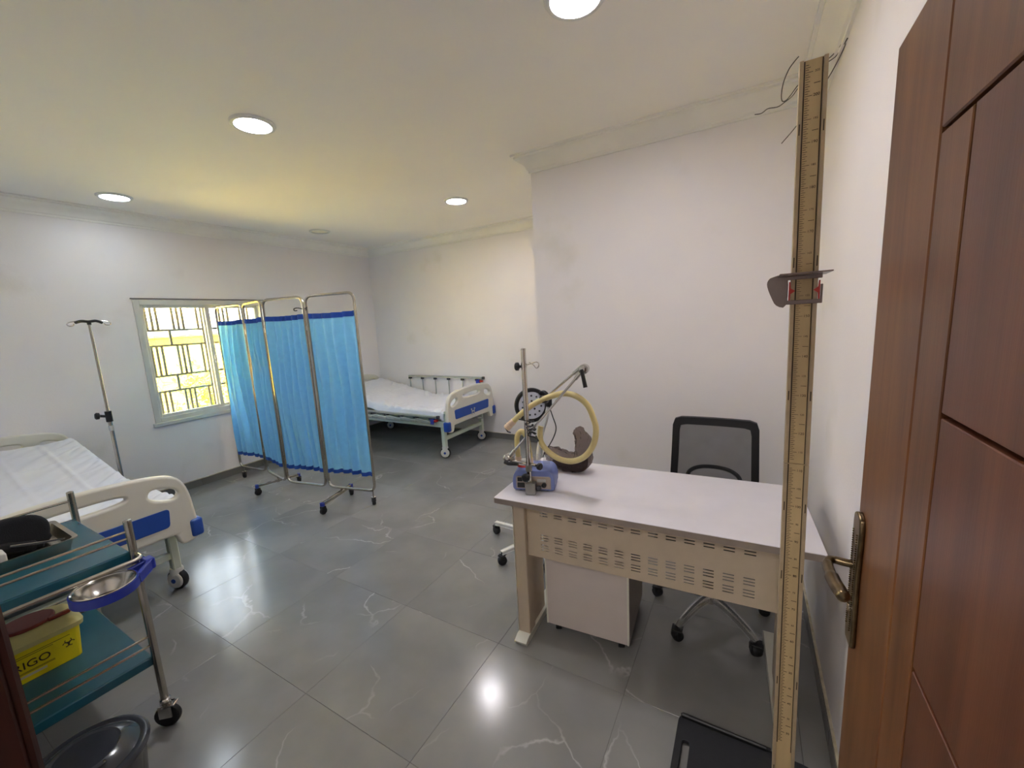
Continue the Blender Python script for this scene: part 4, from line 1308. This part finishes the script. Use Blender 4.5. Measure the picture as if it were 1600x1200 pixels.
MB().lathe([(.028, .0), (.028, .012), (.022, .020), (.010, .024)], npt(.040, .065, NH + .010), (0, 0, 1), 22).build('jar_cover', 'white', nb)
for a, b__ in ((.10, .090), (.145, .075)):
    MB().lathe([(.016, 0), (.016, .045), (.012, .050)], npt(a, b__, NH - .001), (0, 0, 1), 18).build('clear_chamber', 'clear', nb)
# coiled black cable on the pole
cc = [(PX - .030, PY - .015, 1.095)]
for i in range(26):
    a = i * 1.05
    cc.append((PX + .012 + (.017 + .006 * math.sin(i * 1.7)) * math.cos(a) + .020 * (i / 26), PY - .002 + .018 * math.sin(a), 1.085 - .075 * i / 26 + .006 * math.sin(i * 2.3)))
cc.append((PX + .050, PY + .010, .995))
MB().tube(smooth_path(cc, 5), .0030, 6).build('coiled_cable', 'black', nb)

# ------------------------------------------------------------------ brown polythene bag on the desk
bg_ = thing('plastic_bag', (-.755, 1.86, DH), 'crumpled dark brown see-through plastic bag behind the hoses on the desk', 'bag')
ctrl = [(-.895, 1.86, .860), (-.872, 1.86, .835), (-.835, 1.86, .812), (-.785, 1.86, .800), (-.740, 1.86, .800), (-.705, 1.86, .818), (-.690, 1.86, .865), (-.698, 1.86, .925), (-.712, 1.86, .965), (-.720, 1.86, .985)]
rad = [.012, .036, .048, .049, .048, .052, .042, .036, .028, .006]
P_ = smooth_path(ctrl, 14); nn = len(P_)
rr = []
for i in range(nn):
    f = i / (nn - 1) * (len(rad) - 1); j = min(len(rad) - 2, int(f)); rr.append(rad[j] + (rad[j + 1] - rad[j]) * (f - j))
b_ = MB(); b_.tube(P_, rr, 44, sy=1.15)
for v in b_.bm.verts:
    c = v.co
    d = .016 * (abs(noise.noise(Vector((c.x * 22, c.y * 30, c.z * 16)))) - .2) + .011 * (.3 - abs(noise.noise(Vector((c.x * 55, c.y * 55, c.z * 36)))))
    v.co.x += d; v.co.y += d * .8; v.co.z += d * .6
    if v.co.z < DH + .001:
        v.co.z = DH + .001
b_.build('bag_skin', 'poly', bg_, angle=30)
M['bagstuff'] = pm('dark_maroon_contents', '#3a2828', rough=0.4, scale=20, amt=.3)
b_ = MB(); P2 = smooth_path([(-.855, 1.86, .795), (-.800, 1.86, .785), (-.740, 1.86, .785), (-.700, 1.86, .79), (-.690, 1.86, .83)], 6)
b_.tube(P2, [.018 + .016 * math.sin(math.pi * i / (len(P2) - 1)) for i in range(len(P2))], 14)
b_.build('bag_contents', 'bagstuff', bg_)

# ------------------------------------------------------------------ height measuring board
mb_ = thing('height_measuring_board', (.12, 1.245, 0), 'tall narrow tan height measuring board with black base plate, left of the open door', 'height rod')
lean = (-.021) / 1.9     # slight lean towards -x going up
RW, RT = .052, .016
def rbox(x0, x1, y0, y1, z0, z1, bev=.001):
    b__ = MB().box((x0, y0, z0), (x1, y1, z1), bev)
    for v in b__.bm.verts:
        v.co.x += lean * (v.co.z)
    return b__
rx0 = .1075; ry = 1.245
segs_ = [(.012, 1.118), (1.1195, 2.076)]
for z0, z1 in segs_:
    sg_ = rbox(rx0, rx0 + RW, ry, ry + RT * .6, z0, z1).build('scale_board', 'ruler', mb_)
    for xa, xb in ((rx0 - .001, rx0 + .0075), (rx0 + RW - .0075, rx0 + RW + .001)):
        rbox(xa, xb, ry - .005, ry + RT, z0, z1).build('edge_rail', 'rulerrail', sg_)
    gv = rbox(rx0 + .0078, rx0 + .0105, ry - .0006, ry + .0002, max(z0, .26), z1 - .002, 0)
    gv.build('groove', 'rulerink', sg_)
    rbox(rx0 + RW - .0100, rx0 + RW - .0080, ry - .0006, ry + .0002, max(z0, .24), z1 - .002, 0).build('groove', 'rulerink', sg_)
    tk = MB()
    z = max(z0 + .01, .27)
    k = int(round(z * 200))
    while k / 200 < z1 - .01:
        zz = k / 200; xs = rx0 + lean * zz
        Lk_ = .014 if k % 10 == 0 else (.009 if k % 2 == 0 else .006)
        tk.box((xs + .0115, ry - .0009, zz - .0004), (xs + .0115 + Lk_, ry + .0001, zz + .0004))
        if k % 20 == 5:
            tk.box((xs + .028, ry - .0009, zz - .0005), (xs + .040, ry + .0001, zz + .0005))
        k += 1
    to = tk.build('scale_marks', 'rulerink', sg_, smooth=False); to['kind'] = 'stuff'
    # numerals every 5 cm
    z5 = math.ceil(z0 * 20 + 5 if z0 < .1 else z0 * 20 + .2)
    while z5 / 20 < z1 - .012:
        cm = z5 * 5
        tm = text_mesh(str(cm), .0065 if cm % 10 else .0085, .0003)
        b__ = MB(); b__.mesh(tm, axes((rx0 + lean * z5 / 20 + .0335, ry - .0007, z5 / 20), (1, 0, 0), (0, 0, 1), (0, -1, 0)))
        b__.build('numeral', 'rulerink', sg_, smooth=False)
        z5 += 1
for zz in (.17, .47, .80, 1.00, 1.30, 1.63, 1.93):
    for xa in (rx0 + .002, rx0 + RW - .004):
        MB().box((xa + lean * zz, ry - .0058, zz - .012), (xa + lean * zz + .0022, ry - .0048, zz + .012)).build('rivet_slot', 'rulerink', mb_, smooth=False)
# slider
sz0, sz1 = 1.530, 1.598
sx = rx0 + lean * 1.56
b_ = MB()
b_.box((sx - .010, ry - .014, sz0), (sx + RW + .008, ry - .008, sz0 + .010), .001)
b_.box((sx - .010, ry - .014, sz1 - .009), (sx + RW + .008, ry - .008, sz1), .001)
b_.box((sx - .012, ry - .014, sz0), (sx - .008, ry + .018, sz1), .001)
b_.box((sx + RW + .006, ry - .014, sz0), (sx + RW + .010, ry + .018, sz0 + .045), .001)
b_.mesh(plate_mesh([(p.x, p.y) for p in smooth_path([(-.040, .062, 0), (-.030, .070, 0), (0, .070, 0), (0, 0, 0), (-.020, 0, 0), (-.032, .022, 0), (-.041, .048, 0)], 3, True)], [], .004), axes((sx - .010, ry - .008, sz0 - .001), (1, 0, 0), (0, 0, 1), (0, -1, 0)))
slo = b_.build('slider', 'slider', mb_)
MB().box((sx - .030, ry - .09, sz1), (sx + RW + .018, ry + .016, sz1 + .003), .001).build('head_plate', 'slider', slo)
for s_, xe in ((1, sx - .006), (-1, sx + RW + .004)):
    b__ = MB(); b__.mesh(plate_mesh([(0, -.003), (0, -.022), (s_ * .003, -.022), (s_ * .004, -.007), (s_ * .013, 0), (s_ * .004, .007), (s_ * .003, .022), (0, .022)], [], .002), axes((xe, ry - .016, 1.562), (1, 0, 0), (0, 0, 1), (0, -1, 0)))
    b__.build('red_pointer', 'red', slo)
# base plate
bx0, bx1, by0, by1 = -.176, .235, 1.02, 1.440
outl = [(p.x, p.y) for p in round_corners([(bx0, by0, 0), (bx1, by0, 0), (bx1, by1 - .01, 0), (bx0, by1, 0)], .03, 5)]
hol = [[(p.x, p.y) for p in round_corners([(-.158, 1.21, 0), (-.128, 1.21, 0), (-.128, 1.345, 0), (-.158, 1.345, 0)], .014, 4)]]
b_ = MB(); b_.mesh(plate_mesh(outl, hol, .016, .003), Matrix.Translation((0, 0, .012))); base_ = b_.build('base_plate', 'blackm', mb_)
rim = MB()
rim.tube(round_corners([(bx0 + .01, by1 - .004, .024), (bx1 - .12, by1 - .008, .024)], .01, 3, False), .006, 8)
rim.box((bx0 + .004, by1 - .016, .014), (.105, by1 - .004, .034), .004)
rim.build('rim', 'black', base_)
MB().box((.085, 1.225, .016), (.180, 1.28, .075), .006).build('socket', 'black', base_)

# ------------------------------------------------------------------ instrument trolley
tr_ = thing('instrument_trolley', (-2.28, .28, 0), 'stainless two-shelf trolley with teal shelves and chrome rails at lower left', 'trolley')
tx0, tx1, ty0, ty1 = -2.60, -1.96, .095, .500
for x in (tx0, tx1):
    for y in (ty0, ty1):
        p_ = MB().cyl((x, y, .115), (x, y, .872), .0125, seg=16).lathe([(.0125, 0), (.0115, .004), (.006, .006)], (x, y, .872), (0, 0, 1), 16)
        po = p_.build('post', 'steel', tr_)
        MB().lathe([(.016, 0), (.018, .004), (.018, .012), (.014, .016)], (x, y, .108), (0, 0, 1), 16).build('collar', 'chrome', po)
        castor(tr_, x, y, .046, .026, top=.112, yaw=2.3 if x > -2.2 else .6, fork='chrome', stem=True)
        MB().lathe([(.003, -.015), (.0045, -.013), (.0045, -.012)], (x + .0, y, .290), (1, 0, 0), 8).build('bolt', 'chrome', po)
br = MB().beam((tx1 + .012, ty1 - .012, .100), (tx1 + .05, ty1 + .016, .112), .028, .004, .001)
br.build('brake_pedal', 'chrome', tr_)
for z, nm in ((.752, 'shelf'), (.312, 'shelf')):
    s_ = MB().box((tx0 + .006, ty0 + .006, z - .036), (tx1 - .006, ty1 - .006, z), .003).build(nm, 'teal', tr_)
    MB().box((tx0 + .010, ty0 + .010, z), (tx1 - .010, ty1 - .010, z + .0015), .0004).build('shelf_liner', 'teal', s_)
for z in (.835, .808, .402, .364):
    rl = MB()
    r_ = .0048
    rl.cyl((tx1, ty0, z), (tx1, ty1, z), r_, seg=8)
    rl.build('rail', 'steel', tr_)
    if z in (.835, .402):
        MB().cyl((tx0, ty0, z), (tx0, ty1, z), r_, seg=8).build('rail', 'steel', tr_)
# push handle looping out from the end posts
MB().tube(round_corners([(tx1 + .004, ty1 + .004, .738), (tx1 + .065, ty1 + .004, .742), (tx1 + .065, ty0 - .004, .742), (tx1 + .004, ty0 - .004, .738)], .04, 6, False), .0085, 12).build('push_handle', 'steel', tr_)

# blue ring with steel bowl hanging at the end of the trolley
bw = thing('hanging_bowl', (-1.835, .385, .66), 'shiny steel bowl in a navy blue plastic ring, hooked on the trolley end', 'bowl')
bc = Vector((-1.853, .385, .718))
MB().lathe([(.077, .004), (.081, .006), (.083, .003), (.077, -.002), (.070, -.027), (.050, -.047), (.02, -.052), (.0, -.052)], bc, (0, 0, 1), 40, caps=False).build('steel_bowl', 'chrome', bw)
rg = MB().lathe([(.079, .000), (.087, .001), (.087, -.030), (.081, -.030)], bc, (0, 0, 1), 40, caps=False)
rg.beam((bc.x - .040, bc.y + .077, bc.z - .015), (-1.905, .522, bc.z - .010), .010, .034, .003)
rg.beam((bc.x + .02, bc.y + .083, bc.z - .015), (-1.895, .525, bc.z - .010), .010, .034, .003)
rg.box((-1.925, .505, bc.z - .03), (-1.885, .535, bc.z + .012), .004)
rg.build('blue_ring', 'navy', bw)
MB().beam((-1.945, .515, bc.z - .01), (-1.905, .520, bc.z - .01), .012, .030, .002).build('mounting_bracket', 'navy', bw)

# steel tray, black cuff, white box on the top shelf
SZ = .7535
ty = thing('steel_tray', (-2.33, .28, SZ), 'rectangular stainless steel tray on the trolley top shelf, holding a black pouch', 'tray')
b_ = MB()
ax0, ax1, ay0, ay1 = -2.50, -2.20, .14, .415
lv_ = [(0.012, .0), (0.012, .002), (0, .046), (-.010, .050)]
def ring_(ins, z):
    return [b_.bm.verts.new((p.x, p.y, SZ + z)) for p in round_corners([(ax0 + ins, ay0 + ins, 0), (ax1 - ins, ay0 + ins, 0), (ax1 - ins, ay1 - ins, 0), (ax0 + ins, ay1 - ins, 0)], .025, 4)]
rs_ = [ring_(*q) for q in ((.014, .001), (.004, .040), (-.006, .044), (-.006, .047), (.007, .044), (.018, .004))]
for a, b__ in zip(rs_, rs_[1:]):
    n_ = len(a)
    for i in range(n_):
        b_.bm.faces.new((a[i], a[(i + 1) % n_], b__[(i + 1) % n_], b__[i]))
b_.bm.faces.new(rs_[-1]); b_.bm.faces.new(list(reversed(rs_[0])))
b_.build('tray_pan', 'steel', ty)
ck = thing('fabric_pouch', (-2.36, .25, SZ + .006), 'folded black fabric pouch lying in the steel tray', 'pouch')
outc = [(p.x, p.y) for p in smooth_path([(-.16, 0, 0), (-.155, .055, 0), (-.11, .088, 0), (-.04, .098, 0), (.02, .088, 0), (.045, .06, 0), (.04, .02, 0), (.02, 0, 0)], 4, True)]
tilt = Matrix.Rotation(R(-14), 4, 'X')
b_ = MB(); b_.mesh(plate_mesh(outc, [], .10, .02, 3), Matrix.Translation((-2.38, .315, SZ + .022)) @ Matrix.Rotation(R(100), 4, 'Z') @ Matrix.Rotation(R(78), 4, 'X'))
b_.build('pouch_body', 'cuff', ck)
MB().tube(smooth_path([(-2.335, .17, SZ + .045), (-2.325, .24, SZ + .050), (-2.305, .30, SZ + .040), (-2.285, .345, SZ + .032)], 5), [.022] * 8 + [.020] * 5 + [.010] * 3, 10).build('pouch_flap', 'cuff', ck)
sc2 = thing('scissors', (-2.26, .33, SZ + .05), 'slim dark-tipped forceps lying across the right rim of the steel tray', 'forceps')
MB().tube([(-2.30, .27, SZ + .060), (-2.25, .33, SZ + .054), (-2.205, .385, SZ + .053)], [.003, .004, .002], 7).build('arm', 'steel', sc2)
MB().tube([(-2.292, .268, SZ + .060), (-2.243, .327, SZ + .055), (-2.205, .385, SZ + .054)], [.003, .004, .002], 7).build('arm', 'darkgrey', sc2)
sc2.name = 'forceps'
wb = thing('white_box', (-2.26, .19, SZ), 'small plain white carton in the front left of the steel tray', 'box')
b_ = MB().box((-2.290, .155, SZ + .0055), (-2.224, .248, SZ + .064), .003)
b_.build('carton', 'white', wb)

# sharps container on the lower shelf
LZ = .3135
sp = thing('sharps_container', (-2.33, .25, LZ), 'bright yellow sharps container with a dark red lid ring on the trolley bottom shelf', 'container')
b_ = MB()
def rring(x0, x1, y0, y1, z, r):
    return [b_.bm.verts.new((p.x, p.y, z)) for p in round_corners([(x0, y0, 0), (x1, y0, 0), (x1, y1, 0), (x0, y1, 0)], r, 5)]
qs = [rring(-2.405, -2.245, .135, .370, LZ + .001, .022), rring(-2.415, -2.238, .128, .380, LZ + .135, .026)]
for a, b__ in zip(qs, qs[1:]):
    for i in range(len(a)):
        b_.bm.faces.new((a[i], a[(i + 1) % len(a)], b__[(i + 1) % len(a)], b__[i]))
b_.bm.faces.new(list(reversed(qs[0]))); b_.bm.faces.new(qs[-1])
sb = b_.build('bin_body', 'yellow', sp)
b_ = MB()
qs = [rring(-2.423, -2.228, .120, .390, LZ + .130, .030), rring(-2.425, -2.226, .118, .392, LZ + .148, .030), rring(-2.412, -2.240, .130, .376, LZ + .166, .030), rring(-2.395, -2.262, .150, .355, LZ + .178, .030)]
for a, b__ in zip(qs, qs[1:]):
    for i in range(len(a)):
        b_.bm.faces.new((a[i], a[(i + 1) % len(a)], b__[(i + 1) % len(a)], b__[i]))
b_.bm.faces.new(list(reversed(qs[0]))); b_.bm.faces.new(qs[-1])
ld = b_.build('lid', 'lid', sp)
MB().mesh(plate_mesh(ellipse(-2.325, .262, .060, .070, 30), [], .012, .004), Matrix.Translation((0, 0, LZ + .184))).box((-2.285, .305, LZ + .178), (-2.262, .368, LZ + .190), .005).build('lid_cap', 'redlid', ld)
# front print: PERIGO, lines, biohazard sign
def on_front(me, y, z):
    fr_n = Vector((1, 0, -.052)).normalized()
    return axes((-2.2372 - (LZ + .135 - z) * .052, y, z), (0, 1, 0), (.052, 0, 1), fr_n)
pr = MB()
pr.mesh(text_mesh('PERIGO', .040, .0006), on_front(None, .222, LZ + .066))
for k, (dy, dz, L2) in enumerate(((0, .040, .15), (0, .036, .15))):
    pr.box((-2.246, .222 - L2 / 2, LZ + dz), (-2.2425, .222 + L2 / 2, LZ + dz + .0016))
pr.box((-2.2425, .19, LZ + .105), (-2.2385, .345, LZ + .1066)).box((-2.2405, .19, LZ + .098), (-2.2390, .30, LZ + .0995))
pr.build('warning_print', 'ink', sb, smooth=False)
bh = MB()
for k in range(3):
    a = R(90 + 120 * k)
    c = Vector((0, math.cos(a) * .0085, math.sin(a) * .0085))
    ctr = Vector((-2.2415, .338, LZ + .075)) + c
    pts = [ctr + Vector((0, math.cos(a + R(50) + R(260) * j / 10) * .009, math.sin(a + R(50) + R(260) * j / 10) * .009)) for j in range(11)]
    bh.tube(pts, .0017, 5)
bh.lathe([(.004, -.001), (.004, .0012)], (-2.2405, .338, LZ + .075), (1, 0, 0), 10)
bh.build('biohazard_sign', 'ink', sb)
MB().box((-2.2455, .150, LZ + .020), (-2.2435, .275, LZ + .031)).build('label_strip', 'labelw', sb, smooth=False)

# ------------------------------------------------------------------ grey waste bin
bn = thing('waste_bin', (-1.70, .235, 0), 'glossy charcoal plastic waste bin with lid on the floor, bottom left corner', 'bin')
o3 = (-1.700, .235, 0)
MB().lathe([(.105, .0), (.110, .006), (.134, .265), (.137, .272)], o3, (0, 0, 1), 48).build('bucket', 'bin', bn)
b_ = MB().lathe([(.139, .262), (.145, .268), (.146, .276), (.141, .284), (.131, .286), (.122, .283), (.095, .300), (.080, .305), (.074, .301), (.03, .303), (.0, .303)], o3, (0, 0, 1), 48, caps=False)
b_.build('bin_lid', 'bin', bn)
MB().tube(round_corners([(-1.62, .215, .300), (-1.60, .215, .308), (-1.60, .255, .308), (-1.62, .255, .300)], .008, 3, False), .004, 8).build('lid_tab', 'bin', bn)
